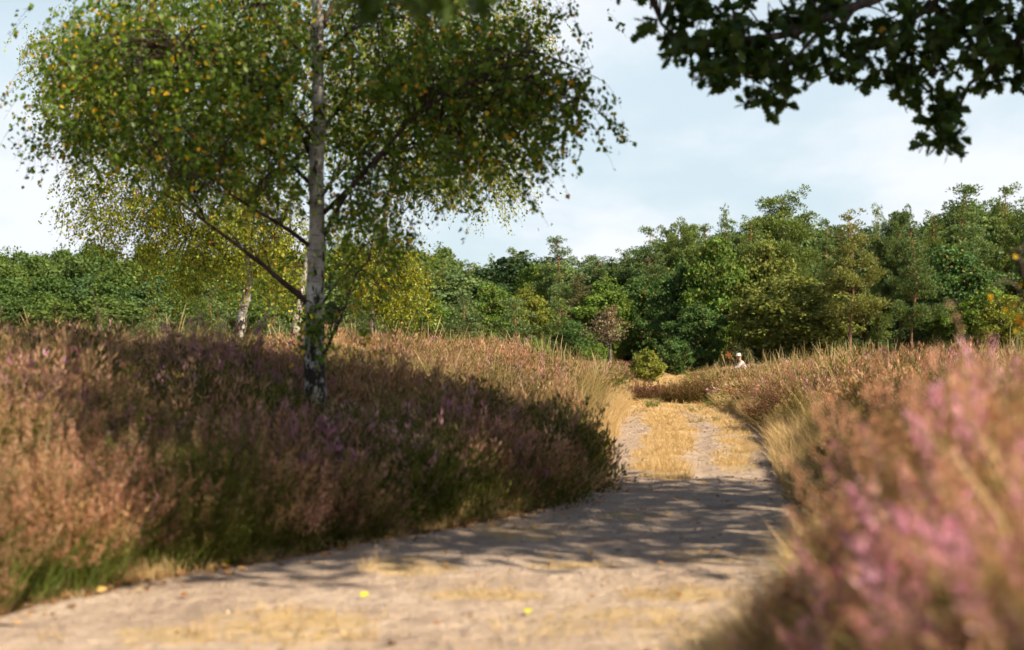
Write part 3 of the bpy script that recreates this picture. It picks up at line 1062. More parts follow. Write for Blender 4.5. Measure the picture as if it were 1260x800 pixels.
clumpy_tree('birch_tree', 'birch', 'big white-barked birch on the left bank, its crown filling the upper left', None,
            (bx, by, gz(bx, by)), 14.0, [(390, 500), (388, 440), (387, 380), (390, 320), (389, 250), (391, 150), (391, 60), (390, -40)], .090, .02,
            front_limbs, front_clumps, BIRCH, .047, M['birch_near'], M['birch_bark'], .30, 12, .052,
            top=[at(392, -180, 14), at(388, -330, 14.1), at(390, -420, 14.0)])

# birches behind ----------------------------------------------------
def far_birch(label, px, py, d, trunk_px, r0, limbs, clumps, dens):
    x, y = (px - CX) / F * d, d
    clumpy_tree('birch_tree', 'birch', label, 'small birches behind the big birch', (x, y, gz(x, y)), d, trunk_px, r0, .03, limbs, clumps, DIAMOND, .052,
                M['birch_far'], M['birch_bark'], .42, 11, dens)


far_birch('leaning birch behind the big trunk, pale bark showing left of it', 290, 440, 27, [(290, 440), (297, 395), (303, 365), (305, 320), (300, 240), (290, 150), (285, 60), (280, -40)], .085,
          [([(303, 340, 0), (250, 290, .5), (190, 260, .8)], .04), ([(300, 250, 0), (230, 190, -.5), (150, 130, -1), (80, 100, -1.2)], .04), ([(298, 200, 0), (360, 150, .5), (420, 120, .8)], .035)],
          [(75, 75, 50, 40, -1, 1.0, 1.0), (110, 130, 60, 50, -1, 1.2, 1.0), (190, 110, 110, 90, 0, 2, .9), (160, 225, 80, 50, -.4, 1.5, .95), (110, 270, 40, 22, -.5, .8, .85), (170, 290, 70, 30, .3, 1.0, .75), (250, 250, 90, 50, 0, 1.5, .9), (225, 318, 55, 40, -.3, 1.0, 1.0),
           (290, 300, 60, 38, 0, 1, 1.0), (300, 200, 90, 70, 0, 1.8, .7), (235, 365, 45, 14, -.2, .6, .5), (250, 25, 130, 60, 0, 2, .7)], .14)
far_birch('second birch behind the big trunk, brown flaking base', 363, 440, 25, [(363, 440), (365, 400), (369, 365), (378, 320), (387, 270), (390, 180), (390, 60), (390, -40)], .065,
          [([(376, 330, 0), (340, 290, .5), (320, 270, .8)], .035), ([(388, 250, 0), (430, 200, .3), (500, 160, .6)], .035)],
          [(335, 335, 48, 34, 0, .8, .9), (330, 285, 60, 30, 0, 1, .9), (345, 372, 34, 16, -.2, .5, .5), (400, 100, 130, 100, 0, 2, .5)], .14)
far_birch('sunny yellow-green birch right of the big trunk', 455, 432, 30, [(455, 440), (458, 400), (462, 360), (470, 300), (480, 240), (500, 170), (520, 100), (530, 20)], .06,
          [([(462, 350, 0), (480, 330, .2), (505, 345, .4)], .03), ([(480, 240, 0), (560, 210, .3), (630, 215, .6)], .035), ([(500, 170, 0), (570, 140, .3), (630, 120, .6)], .03)],
          [(480, 345, 45, 46, 0, 1.2, 1.9), (500, 375, 26, 20, 0, .8, 1.6), (450, 330, 40, 40, 0, 1.0, 1.0), (440, 290, 45, 30, 0, 1, .8), (555, 205, 105, 38, 0, 1.5, .95), (600, 235, 58, 26, 0, .9, .8), (510, 225, 60, 30, 0, 1, .7),
           (600, 130, 80, 65, 0, 1.5, .9), (640, 60, 45, 50, 0, 1, .7), (500, 110, 110, 80, 0, 2, .7), (560, 30, 110, 55, 0, 2, .6)], .14)

# yellow sapling at the right edge
sx, sy = 2.62, 8.2
clumpy_tree('birch_sapling', 'sapling', 'thin yellow-leaved sapling cut off by the right edge', None, (sx, sy, gz(sx, sy)), 8.2,
            [(1268, 560), (1270, 480), (1272, 420), (1270, 360), (1274, 300)], .008, .003, [([(1270, 400, 0), (1262, 385, -.05), (1250, 375, -.1)], .004)],
            [(1266, 380, 14, 34, 0, .15, 1), (1285, 350, 20, 50, 0, .15, 1), (1254, 400, 8, 12, 0, .05, 1.5)], BIRCH, .038, M['yellow'], M['twig'], .12, 4, .012)

# oak off the right of the frame; its branches hang into the picture
ox, oy = 6.9, 10.2
ob = np.array([ox, oy, gz(ox, oy)])
root = bpy.data.objects.new('oak_tree', None)
COL.objects.link(root)
root.location = ob
root['label'] = 'dark oak whose lobed leaves hang in from the upper right'
root['category'] = 'oak'
acc = Acc()
C = spline([ob + [0, 0, -.3], ob + [.05, 0, 1.5], ob + [-.05, .1, 3.2], ob + [0, .1, 5.5], ob + [.1, 0, 8], ob + [0, 0, 10.2]], 30)
tube(acc, C - ob, np.interp(np.linspace(0, 1, 30), [0, .06, .5, 1], [.36, .27, .19, .04]), 16)
obj('trunk', acc.mesh('trunk', True), M['oak_bark'], root)
def ao(px, py, d):
    return at(px, py, d * 1.22)


limb_paths = [
    ([C[11], ao(1330, -60, 10), ao(1180, -40, 9.8), ao(1060, 5, 9.7), ao(960, 40, 9.6), ao(860, 50, 9.5), ao(815, 25, 9.5)], .06),
    ([C[10], ao(1330, 20, 9.9), ao(1250, 60, 9.8), ao(1205, 100, 9.8), ao(1175, 140, 9.7), ao(1162, 185, 9.7)], .03),
    ([ao(1180, -40, 9.8), ao(1130, 20, 9.8), ao(1080, 55, 9.8), ao(1040, 80, 9.7), ao(985, 110, 9.7)], .025),
    ([ao(1060, 5, 9.7), ao(990, 60, 9.6), ao(955, 100, 9.6), ao(942, 135, 9.6)], .018),
    ([ao(1250, 60, 9.8), ao(1180, 80, 9.8), ao(1120, 95, 9.8), ao(1065, 100, 9.8)], .016),
    ([C[12], ob + [-3.0, -3.0, 3.8], ob + [-6.0, -4.6, 4.0], at(700, -90, 6.2), at(560, -40, 5.6), at(480, -30, 5.4)], .05),
    ([C[14], ob + [2, 2, 6], ob + [3.2, 3.4, 7]], .08), ([C[15], ob + [2, -2, 7], ob + [3.3, -3, 8]], .08),
    ([C[17], ob + [-2, 1, 8], ob + [-3.4, 2, 9]], .07), ([C[13], ob + [-1.5, 2.2, 5.6], ob + [-2.6, 3.8, 6.2]], .08), ([C[18], ob + [1, 3, 8.6], ob + [1.6, 4, 9.6]], .06)]
lim_pts = []
for pts, r in limb_paths:
    s = spline(pts, 20)
    s = s + rng.normal(size=s.shape) * .015
    acc = Acc()
    tube(acc, s - ob, np.linspace(r, r * .2, 20), 8)
    lim_pts.append(s)
    obj('branch', acc.mesh('branch', True), M['oak_bark'], root)
S = np.concatenate(lim_pts)
lf, tw = Acc(), Acc()
oak_clumps = [(848, 40, 42, 40, 9.5, .3, 1), (880, 80, 38, 30, 9.5, .3, 1.1), (905, 55, 40, 45, 9.6, .4, 1.1), (940, 105, 26, 26, 9.6, .25, 1.1), (944, 132, 12, 14, 9.6, .12, 1.5), (970, 50, 45, 42, 9.6, .4, 1), (1000, 92, 26, 16, 9.6, .2, 1),
              (1020, 18, 40, 24, 9.7, .3, .9), (1035, 72, 16, 22, 9.7, .2, .7), (1060, 92, 26, 13, 9.7, .15, 1), (1085, 50, 32, 30, 9.8, .3, .85), (1112, 118, 16, 18, 9.7, .15, 1.2), (1090, 105, 22, 10, 9.7, .15, 1), (1130, 60, 40, 40, 9.8, .4, 1), (1150, 25, 50, 28, 9.8, .4, 1.1),
              (1163, 165, 17, 24, 9.7, .15, 1.5), (1162, 190, 9, 10, 9.7, .1, 2), (1150, 130, 16, 16, 9.7, .15, 1.2), (1180, 128, 14, 10, 9.7, .1, 1), (1190, 60, 40, 40, 9.8, .4, .9), (1235, 50, 36, 48, 9.9, .4, 1.1), (1236, 108, 20, 12, 9.8, .15, 1.3), (1215, 15, 50, 25, 9.9, .4, 1),
              (1290, 60, 50, 70, 9.9, .4, .8), (1000, -50, 260, 60, 9.9, .8, .35), (1250, -80, 120, 80, 10, .8, .4), (830, -20, 60, 30, 9.6, .3, .7),
              (560, -38, 56, 16, 5.5, .2, 1.2), (470, -34, 42, 12, 5.5, .2, .9)]
for cx, cy, rx, ry, d, dep, wt in oak_clumps:
    d = d * 1.22 if d > 8 else d
    cy -= 13
    n = int(rx * ry * .0165 * wt) + 2
    for _ in range(n):
        q, a = math.sqrt(rng.random()), rng.random() * 6.283
        p = at(cx + rx * q * math.cos(a), cy + ry * q * math.sin(a), d + dep * rng.normal() * .6)
        dirn = unit(rng.normal(size=3) * [1, 1, .4] + [0, 0, -.35])
        c = np.stack([p + dirn * t for t in (0, .07, .14)])
        tube(tw, c - ob, [.003, .0025, .002], 3)
        if rng.random() < .25:
            k = np.argmin(((S - p) ** 2).sum(1))
            if np.linalg.norm(S[k] - p) < 1.2:
                tube(tw, spline([S[k], (S[k] + p) / 2 + [0, 0, .03], p], 6) - ob, np.linspace(.009, .003, 6), 4)
        m = 7
        lp = p + dirn * (.14 * rng.random((m, 1)) ** .6)
        ax = dirn + rng.normal(size=(m, 3)) * .75 + [0, 0, -.2]
        leaves(lf, lp - ob, ax, .085 + .05 * rng.random(m), OAK)
# the crown itself, beyond the right edge
blobs = []
for _ in range(82):
    v = unit(rng.normal(size=3)) * rng.random() ** .35
    blobs.append(ob + [-.7 + v[0] * 3.6, -2.3 + v[1] * 4.1, 7.3 + v[2] * 3.6])
for _ in range(6):
    blobs.append(np.array([5.2, 5.0, 8.4]) + rng.normal(size=3) * [.7, .6, .6])
for c0 in blobs:
    m = 250
    v = unit(rng.normal(size=(m, 3)))
    lp = c0 + v * (.95 * rng.random((m, 1)) ** .4) * [1, 1, .65]
    leaves(lf, lp - ob, v + rng.normal(size=(m, 3)) * .6 + [0, 0, -.3], .12 + .05 * rng.random(m), DIAMOND if False else BIRCH)
    k = np.argmin(((C - c0) ** 2).sum(1))
    tube(tw, spline([C[min(k, 27)], (C[k] + c0) / 2 + [0, 0, .2], c0], 8) - ob, np.linspace(.05, .01, 8), 5)
obj('twigs', tw.mesh('twigs', True), M['twig'], root)
obj('crown', lf.mesh('crown'), M['oak'], root)


# ------------------------------------------------------------------ forest
def lobe_leaves(acc, c, r, n, size, flat=.75):
    v = unit(rng.normal(size=(n, 3)))
    v[:, 2] = np.where(v[:, 2] < -.3, -v[:, 2], v[:, 2])
    q = .72 + .33 * rng.random((n, 1))
    P = c + v * q * r * [1, 1, flat]
    nrm = v + rng.normal(size=(n, 3)) * .8
    ax = np.cross(nrm, rng.normal(size=(n, 3)))
    ax[:, 2] -= .2
    # leaf plane roughly faces outwards
    acc_side = unit(ax)
    leaves(acc, P, acc_side, size * (.6 + .8 * rng.random(n)), (DIAMOND[0] * [1.25, 1, 1], DIAMOND[1]), nrm=np.cross(acc_side, nrm) if False else nrm)


def broad_proto(H, Rr_, base, lobes, per, size, skew=0.):
    cr, tk = Acc(), Acc()
    C = spline([[0, 0, -.3], [rng.normal() * .1, .1, H * .3], [rng.normal() * .2, 0, H * .6], [0, 0, H * .9]], 14)
    tube(tk, C, np.interp(np.linspace(0, 1, 14), [0, 1], [H * .018, .03]), 8)
    cz = (H + base) / 2
    for i in range(lobes):
        v = unit(rng.normal(size=3))
        q = rng.random() ** .4
        z = cz + v[2] * q * (H - base) / 2 * .92
        prof = math.sqrt(max(.08, 1 - ((z - cz) / ((H - base) / 2)) ** 2)) ** .8
        c = np.array([v[0] * q * Rr_ * prof, v[1] * q * Rr_ * prof, z])
        lr = Rr_ * (.20 + .20 * rng.random())
        lobe_leaves(cr, c, lr, int(per * (.6 + .8 * rng.random())), size)
        k = min(13, max(2, int((z - .15 * H) / H * 13)))
        tube(tk, spline([C[k], (C[k] + c) / 2 + [0, 0, .1], c], 6), np.linspace(.05, .015, 6) * H / 12, 4)
    # stray leaves for a ragged outline
    n = lobes * per // 7
    v = unit(rng.normal(size=(n, 3)))
    z = cz + v[:, 2] * (H - base) / 2
    prof = np.sqrt(np.maximum(.05, 1 - ((z - cz) / ((H - base) / 2)) ** 2))
    P = np.stack([v[:, 0] * Rr_ * prof * .95, v[:, 1] * Rr_ * prof * .95, z], -1) * (.85 + .2 * rng.random((n, 1)))
    leaves(cr, P, rng.normal(size=(n, 3)), size * (.6 + .7 * rng.random(n)), DIAMOND)
    return cr.mesh('crown'), tk.mesh('trunk', True)


def pine_proto(H, Rr_, base, whorls, tufts, sparse=1.0, flat_top=False):
    cr, tk = Acc(), Acc()
    C = spline([[0, 0, -.3], [rng.normal() * .08, .05, H * .3], [rng.normal() * .2, rng.normal() * .1, H * .65], [rng.normal() * .1, 0, H * .99]], 20)
    tube(tk, C, np.interp(np.linspace(0, 1, 20), [0, .1, 1], [H * .014, H * .011, .02]), 9)
    for w in range(whorls):
        f = (w + rng.random() * .7) / whorls
        z = base + (H * .985 - base) * f
        shape = (1 - f) ** .78 * min(1, .6 + f * 2.2) if not flat_top else (1.0 - f ** 3) * .9 + .1
        nb = rng.integers(3, 6)
        a0 = rng.random() * 6.283
        k = (z + .3) / (H * .99 + .3) * 19
        cpos = np.array([np.interp(k, np.arange(20), C[:, j]) for j in range(3)])
        for b in range(nb):
            a = a0 + b * 6.283 / nb + rng.normal() * .4
            cpos = np.array([np.interp(k + rng.normal() * .55, np.arange(20), C[:, j]) for j in range(3)])
            ln = Rr_ * shape * (.5 + .65 * rng.random()) + .18
            dirn = np.array([math.cos(a), math.sin(a), .12 + .35 * f + rng.normal() * .16])
            tip = cpos + dirn * ln
            mid = cpos + dirn * ln * .5 - [0, 0, ln * .06]
            s = spline([cpos, mid, tip], 7)
            tube(tk, s, np.linspace(.030, .008, 7) * (H / 14), 4)
            npad = max(1, int(ln * 2.6))
            for q in range(npad):
                t = 1 - q / npad * .62 if npad > 1 else 1.
                c = np.array([np.interp(t * 6, np.arange(7), s[:, j]) for j in range(3)]) + rng.normal(size=3) * [.2, .2, .2]
                pr = (.50 + .38 * rng.random()) * (.40 + .60 * shape) * (H / 14) ** .3
                n = int(tufts * (pr / .5) ** 2 * sparse * 1.15)
                v = unit(rng.normal(size=(n, 3)))
                v[:, 2] = np.where(v[:, 2] < -.35, -v[:, 2], v[:, 2])
                P = c + v * pr * (.55 + .5 * rng.random((n, 1))) * [1.1, 1.1, .95]
                ax = v * [1, 1, .6] + [0, 0, .55] + rng.normal(size=(n, 3)) * .35
                leaves(cr, P, ax, .15 + .11 * rng.random(n), (DIAMOND[0] * [.7, 1, 1], DIAMOND[1]))
    # leader
    n = 40
    P = np.stack([rng.normal(size=n) * .12, rng.normal(size=n) * .12, H * .97 + rng.random(n) * .5 - .15], -1)
    leaves(cr, P, np.array([0, 0, 1.]) + rng.normal(size=(n, 3)) * .5, .26, (DIAMOND[0] * [.5, 1, 1], DIAMOND[1]))
    return cr.mesh('crown'), tk.mesh('trunk', True)


PR = {
    'pine': [pine_proto(15, 2.9, 3.2, 21, 66), pine_proto(15, 3.2, 2.6, 22, 66), pine_proto(15, 2.7, 4.2, 20, 66)],
    'crown_pine': [pine_proto(15, 3.3, 6.5, 14, 75, 1, True), pine_proto(15, 3.0, 5.5, 15, 75, 1, True)],
    'trunk_pine': [pine_proto(15, 2.9, 5.2, 12, 60)],
    'young': [pine_proto(7, 2.3, .5, 14, 60), pine_proto(7, 2.0, .4, 15, 60)],
    'spire': [pine_proto(15, 1.9, 3.0, 24, 56), pine_proto(15, 1.7, 3.5, 22, 56)],
    'broad': [broad_proto(12, 3.6, 1.0, 62, 210, .27), broad_proto(12, 3.3, .8, 66, 210, .27), broad_proto(12, 3.9, 1.2, 70, 200, .28)],
    'shrub': [broad_proto(4, 2.0, .05, 34, 220, .20), broad_proto(4, 2.3, .05, 38, 200, .20)],
}
BASEH = {'trunk_pine': 15.3, 'pine': 15.3, 'crown_pine': 15.3, 'young': 7.3, 'spire': 15.3, 'broad': 12, 'shrub': 4}
BASEW = {'trunk_pine': 6.2, 'pine': 6.0, 'crown_pine': 7.2, 'young': 4.6, 'spire': 3.6, 'broad': 7.6, 'shrub': 4.4}
DK, MD, BL = (.12, .175, .058), (.175, .235, .070), (.15, .22, .085)
OL, LG, YG, DG, BR = (.17, .20, .048), (.13, .21, .038), (.22, .25, .045), (.075, .145, .042), (.12, .095, .06)
ct = {}


def tree(kind, px, topy, wpx, d, colr, label, group='trees along the forest edge', name=None, base_z=None, var=None):
    ps = PR[kind]
    i = ct.get(kind, 0)
    ct[kind] = i + 1
    cm, tm = ps[(i if var is None else var) % len(ps)]
    x = (px - CX) / F * d
    z0 = gz(x, d) if base_z is None else base_z
    top = at(px, topy, d)[2]
    sh = (top - z0) / BASEH[kind]
    sw = wpx / F * d / BASEW[kind]
    nm = name or {'trunk_pine': 'pine_tree', 'pine': 'pine_tree', 'crown_pine': 'pine_tree', 'young': 'young_pine', 'spire': 'conifer_tree', 'broad': 'broadleaf_tree', 'shrub': 'shrub'}[kind]
    e = bpy.data.objects.new(nm, None)
    COL.objects.link(e)
    e.location = (x, d, z0)
    e.rotation_euler = (0, 0, rng.random() * 6.283)
    e.scale = (sw, sw, sh)
    e['label'] = label
    e['category'] = {'trunk_pine': 'pine', 'pine': 'pine', 'crown_pine': 'pine', 'young': 'young pine', 'spire': 'conifer', 'broad': 'broadleaf tree', 'shrub': 'shrub'}[kind]
    e['group'] = group
    pn = kind in ('trunk_pine', 'pine', 'crown_pine', 'young', 'spire')
    t = obj('trunk', tm, M['pine_bark' if pn else 'grey_bark'], e)
    c = obj('crown', cm, M['needle' if pn else 'wood_leaf'], e)
    j = 1 + (rng.random() - .5) * .16
    c.color = (colr[0] * j, colr[1] * j, colr[2] * j, 1)
    return e


T = [
    # kind, px, top, width px, distance, colour, label
    ('spire', 524, 322, 26, 128, BL, 'narrow blue-green conifer tip just right of the yellow-green birch'),
    ('pine', 545, 318, 40, 132, MD, 'low pine second from the yellow-green birch on the skyline'),
    ('pine', 578, 322, 46, 130, DK, 'dark pine with a broad tip left of the notched skyline'),
    ('spire', 604, 314, 28, 134, BL, 'slender bluish conifer between two broader pines'),
    ('pine', 632, 304, 48, 130, MD, 'mid green pine standing just left of the tall twin-lobed pine'),
    ('pine', 686, 290, 76, 122, BL, 'tall full pine standing alone above the skyline at left centre'),
    ('broad', 655, 325, 70, 124, LG, 'light green broadleaf in front of the tall lone pine'),
    ('pine', 735, 318, 60, 124, BL, 'shorter pine in the dip right of the tall lone pine'),
    ('spire', 768, 308, 34, 128, MD, 'thin conifer tip where the skyline begins to climb'),
    ('pine', 800, 278, 76, 120, BL, 'first tall pine where the skyline climbs to the right'),
    ('crown_pine', 838, 276, 64, 124, MD, 'bushy pine beside the first tall pine on the climb'),
    ('spire', 893, 254, 36, 122, BL, 'pointed bluish conifer left of the flat-crowned pine'),
    ('pine', 868, 275, 60, 120, MD, 'pine between the bushy pine and the pointed conifer'),
    ('crown_pine', 963, 242, 108, 116, MD, 'large flat-crowned pine leaning right above its neighbours'),
    ('pine', 925, 268, 66, 114, MD, 'rounded pine tucked under the flat-crowned one'),
    ('pine', 1018, 268, 54, 118, DK, 'narrow pine in the gap right of the flat-crowned pine'),
    ('trunk_pine', 1046, 260, 90, 90, (.20, .215, .065), 'olive pine with its bare orange trunk showing at mid height'),
    ('spire', 1080, 253, 28, 120, MD, 'thin spire between the olive pine and the tall right group'),
    ('crown_pine', 1108, 262, 60, 116, DK, 'dark shaded pine over the deep gap in the wood'),
    ('trunk_pine', 1122, 275, 74, 96, DK, 'pine with a straight reddish trunk inside the dark gap'),
    ('pine', 1188, 226, 118, 110, BL, 'tallest pine of the right-hand group, dense and layered'),
    ('pine', 1150, 262, 60, 114, MD, 'pine on the left shoulder of the tallest pine'),
    ('pine', 1238, 226, 90, 112, MD, 'pointed tall pine next to the right edge'),
    ('pine', 1285, 236, 90, 110, BL, 'pine cut by the right edge of the wood'),
    # second rank, broadleaves and young pines
    ('broad', 540, 368, 70, 104, LG, 'rounded light green tree right beside the yellow-green birch'),
    ('young', 572, 362, 78, 96, BL, 'broad blue-green young pine above the pink heather crest'),
    ('young', 632, 366, 80, 98, BL, 'second blue-green young pine right of the broad one'),
    ('broad', 605, 350, 62, 110, LG, 'bright green tree behind the two blue-green young pines'),
    ('broad', 652, 352, 60, 112, YG, 'yellowish green tree left of the dark hollow'),
    ('pine', 712, 338, 70, 108, (.13, .13, .06), 'brown-tinged pine with drooping boughs in mid row'),
    ('young', 690, 368, 60, 102, MD, 'mid green young pine below the brown-tinged one'),
    ('broad', 748, 340, 86, 106, LG, 'leafy green tree behind the dead brown sapling'),
    ('broad', 706, 396, 60, 96, DG, 'low dark green tree left of the dead brown sapling'),
    ('broad', 790, 338, 74, 110, DG, 'dark green broadleaf left of the glossy oak-like one'),
    ('broad', 838, 318, 92, 104, DG, 'tall dark broadleaf above the end of the track'),
    ('broad', 880, 296, 86, 102, LG, 'sunlit bright green broadleaf left of the olive tree'),
    ('broad', 858, 372, 80, 98, DG, 'low dark tree standing in the shade at the end of the track'),
    ('broad', 945, 290, 92, 102, OL, 'tall olive-yellow tree below the flat-crowned pine'),
    ('broad', 985, 342, 130, 94, OL, 'wide olive birch-like tree in front of the wood'),
    ('broad', 930, 352, 66, 96, OL, 'smaller olive tree leaning against the wide olive one'),
    ('broad', 1022, 400, 40, 93, (.085, .11, .03), 'low olive shrubby tree at the foot of the orange trunk'),
    ('broad', 1172, 305, 104, 100, DG, 'deep green broadleaf below the tallest pine'),
    ('broad', 1168, 375, 50, 97, LG, 'green sapling right of the dark gap'),
    ('broad', 1218, 350, 92, 96, LG, 'green tree behind the yellow-green one at the right'),
    ('broad', 1238, 366, 80, 90, YG, 'yellow-green tree near the right edge, in front of the wood'),
    ('broad', 1290, 340, 80, 98, DG, 'dark tree cut by the right edge behind the sapling'),
    ('shrub', 830, 415, 50, 92, DG, 'dark low bush at the mouth of the wood'),
    ('shrub', 735, 425, 40, 88, LG, 'small bright bush under the leafy green tree'),
    ('shrub', 660, 418, 46, 80, LG, 'bright grass green bush behind the heather crest'),
    ('shrub', 905, 425, 40, 90, (.07, .08, .03), 'brownish low bush behind the person'),
    # left, behind the birches
    ('young', 190, 368, 64, 62, BL, 'blue-green young pine left of the leaning birch'),
    ('young', 258, 352, 70, 58, BL, 'blue-green young pine directly left of the pale leaning trunk'),
    ('young', 336, 362, 66, 60, BL, 'blue-green young pine between the two rear birch trunks'),
    ('young', 440, 358, 80, 64, BL, 'blue-green young pine under the yellow-green birch'),
    ('young', 122, 378, 52, 66, MD, 'mid green young pine at the far left of its row'),
]
for t in T:
    tree(*t)
tree('shrub', 795, 429, 46, 66, YG, 'small round yellow-green bush in the heath beside the track', group=None if False else 'trees along the forest edge', name='shrub')

# dead brown sapling
x, y = (750 - CX) / F * 84, 84.
e = bpy.data.objects.new('dead_tree', None)
COL.objects.link(e)
e.location = (x, y, gz(x, y))
e['label'] = 'small bare brown tree with a thin pale trunk before the wood'
e['category'] = 'tree'
tk, cr = Acc(), Acc()
hgt = at(750, 378, 84)[2] - gz(x, y)
C = spline([[0, 0, -.2], [.03, 0, hgt * .4], [-.05, 0, hgt * .7], [.05, 0, hgt]], 12)
tube(tk, C, np.linspace(.09, .02, 12), 7)
for i in range(60):
    z = rng.uniform(.42, .97) * hgt
    a = rng.random() * 6.28
    f = (z / hgt - .42) / .55
    ln = (1.45 * math.sin(min(1, max(.12, 1 - f)) * 1.5)) * (.6 + .5 * rng.random())
    s = np.array([0, 0, z])
    tip = s + [math.cos(a) * ln, math.sin(a) * ln, ln * .45]
    sp = spline([s, (s + tip) / 2 + [0, 0, -.04], tip], 7)
    tube(tk, sp, np.linspace(.025, .008, 7), 4)
    n = 18
    t = .25 + .75 * rng.random(n)
    P = np.stack([np.interp(t * 6, np.arange(7), sp[:, j]) for j in range(3)], -1) + rng.normal(size=(n, 3)) * .12
    leaves(cr, P, rng.normal(size=(n, 3)), .09 + .06 * rng.random(n), DIAMOND)
obj('trunk', tk.mesh('trunk', True), M['grey_bark'], e)
c = obj('crown', cr.mesh('crown'), M['wood_leaf'], e)
c.color = (.25, .19, .12, 1)

# deep wood behind the edge and the far wood on the left ------------------
P, S3, I = [], [], []
rs = np.random.default_rng(3)
for r_, d in enumerate((128, 136, 144, 154)):
    for px in np.arange(430, 1420, 26):
        px_ = px + rs.normal() * 9
        top = np.interp(px, [430, 520, 600, 690, 760, 800, 870, 960, 1046, 1110, 1188, 1260, 1400], [335, 332, 325, 316, 322, 300, 285, 272, 278, 278, 252, 250, 250]) + rs.normal() * 5 + r_ * 2
        z = at(px_, top, d)[2]
        P.append([(px_ - CX) / F * d, d + rs.normal() * 2, -.2])
        k = rs.integers(0, 4)
        hh = z / (15.3 if k < 2 else 12)
        w = .9 + .35 * rs.random()
        S3.append([w, w, hh])
        I.append(k)
P, S3, I = np.array(P), np.array(S3), np.array(I)


def joined(cm, tm, nm, mats):
    nv1, nv2 = len(cm.vertices), len(tm.vertices)
    co = np.empty((nv1 + nv2) * 3, np.float32)
    a = np.empty(nv1 * 3, np.float32)
    cm.vertices.foreach_get('co', a)
    b = np.empty(nv2 * 3, np.float32)
    tm.vertices.foreach_get('co', b)
    co = np.concatenate([a, b]).reshape(-1, 3)
    l1 = np.empty(len(cm.loops), np.int32)
    cm.loops.foreach_get('vertex_index', l1)
    l2 = np.empty(len(tm.loops), np.int32)
    tm.loops.foreach_get('vertex_index', l2)
    r = np.empty(nv1, np.float32)
    cm.attributes['rnd'].data.foreach_get('value', r)
    me = np_mesh(nm, co, [np.concatenate([l1.reshape(-1, 4), l2.reshape(-1, 4) + nv1])], {'rnd': np.concatenate([r, np.full(nv2, .2)])})
    mi = np.zeros(len(me.polygons), np.int32)
    mi[len(l1) // 4:] = 1
    for m in mats:
        me.materials.append(m)
    me.polygons.foreach_set('material_index', mi)
    return bpy.data.objects.new(nm, me)


def col_wood(stops):
    def f(n):
        r, rd = n.attr('rnd'), n.rand()
        c = n.ramp(rd, stops)
        k = n.remap(r, 0, 1, .6, 1.35)
        s = n('VectorMath')
        s.operation = 'SCALE'
        n.link(c, s.inputs[0])
        n.link(k, s.inputs['Scale'])
        return s.outputs[0]
    return f


M['deep'] = leafy('deep_wood_leaf', col_wood([(0, DK), (.35, MD), (.6, BL), (1, (.04, .075, .028))]), .15, .6, .15)
M['farw'] = leafy('far_wood_leaf', col_wood([(0, (.07, .12, .032)), (.4, (.10, .165, .04)), (.7, (.14, .195, .045)), (1, (.08, .14, .05))]), .25, .6, .15)
wp = [joined(*PR['pine'][0], 'wood_pine', [M['deep'], M['pine_bark']]), joined(*PR['pine'][1], 'wood_pine', [M['deep'], M['pine_bark']]),
      joined(*PR['broad'][0], 'wood_tree', [M['deep'], M['grey_bark']]), joined(*PR['broad'][1], 'wood_tree', [M['deep'], M['grey_bark']])]
n = len(P)
scatter('forest', 'deep dark wood massed behind the front row of trees', 'forest', wp, P, rs.random(n) * 6.28, np.zeros((n, 2)), S3, I)
wf = [joined(*PR['broad'][i], 'wood_tree', [M['farw'], M['grey_bark']]) for i in range(3)]
P, S3, I = [], [], []
for r_, (d, dy) in enumerate(((150, 62), (162, 38), (176, 20), (190, 8), (205, 0))):
    for px in np.arange(-160, 560, 26):
        px_ = px + rs.normal() * 9
        top = 303 + dy + rs.normal() * 5
        P.append([(px_ - CX) / F * d, d + rs.normal() * 2, -.2])
        hh = (at(px_, top, d)[2] + .2) / 12
        w = .95 + .3 * rs.random()
        S3.append([w, w, hh])
        I.append(rs.integers(0, 3))
n = len(P)
scatter('forest', 'far leafy green wood rising at the left behind the birches', 'forest', wf, np.array(P), rs.random(n) * 6.28, np.zeros((n, 2)), np.array(S3), np.array(I))

# ------------------------------------------------------------------ the person in pale clothes
def skin(name, pts, edges, radii, mat, parent=None, root=0, sub=2):
    me = bpy.data.meshes.new(name)
    me.from_pydata(pts, edges, [])
    o = obj(name, me, mat, parent)
    m = o.modifiers.new('skin', 'SKIN')
    for i, v in enumerate(me.skin_vertices[0].data):
        v.radius = radii[i] if isinstance(radii[i], tuple) else (radii[i], radii[i])
        v.use_root = (i == root)
    s = o.modifiers.new('sub', 'SUBSURF')
    s.levels = s.render_levels = sub
    return o


flesh = solid('skin', lambda n: (.50, .28, .20), .6)
white = solid('pale_pink_shirt', lambda n: n.ramp(n.noise(9, n.pos()), [(.3, (.66, .54, .56)), (.7, (.78, .68, .70))]), .8)
hatm = solid('white_hat', lambda n: (.80, .78, .72), .8)
trou = solid('pale_trousers', lambda n: (.55, .42, .40), .8)
hair = solid('auburn_hair', lambda n: (.30, .12, .05), .7)
wx, wy = (917 - CX) / F * 78, 78.
wz = gz(wx, wy)
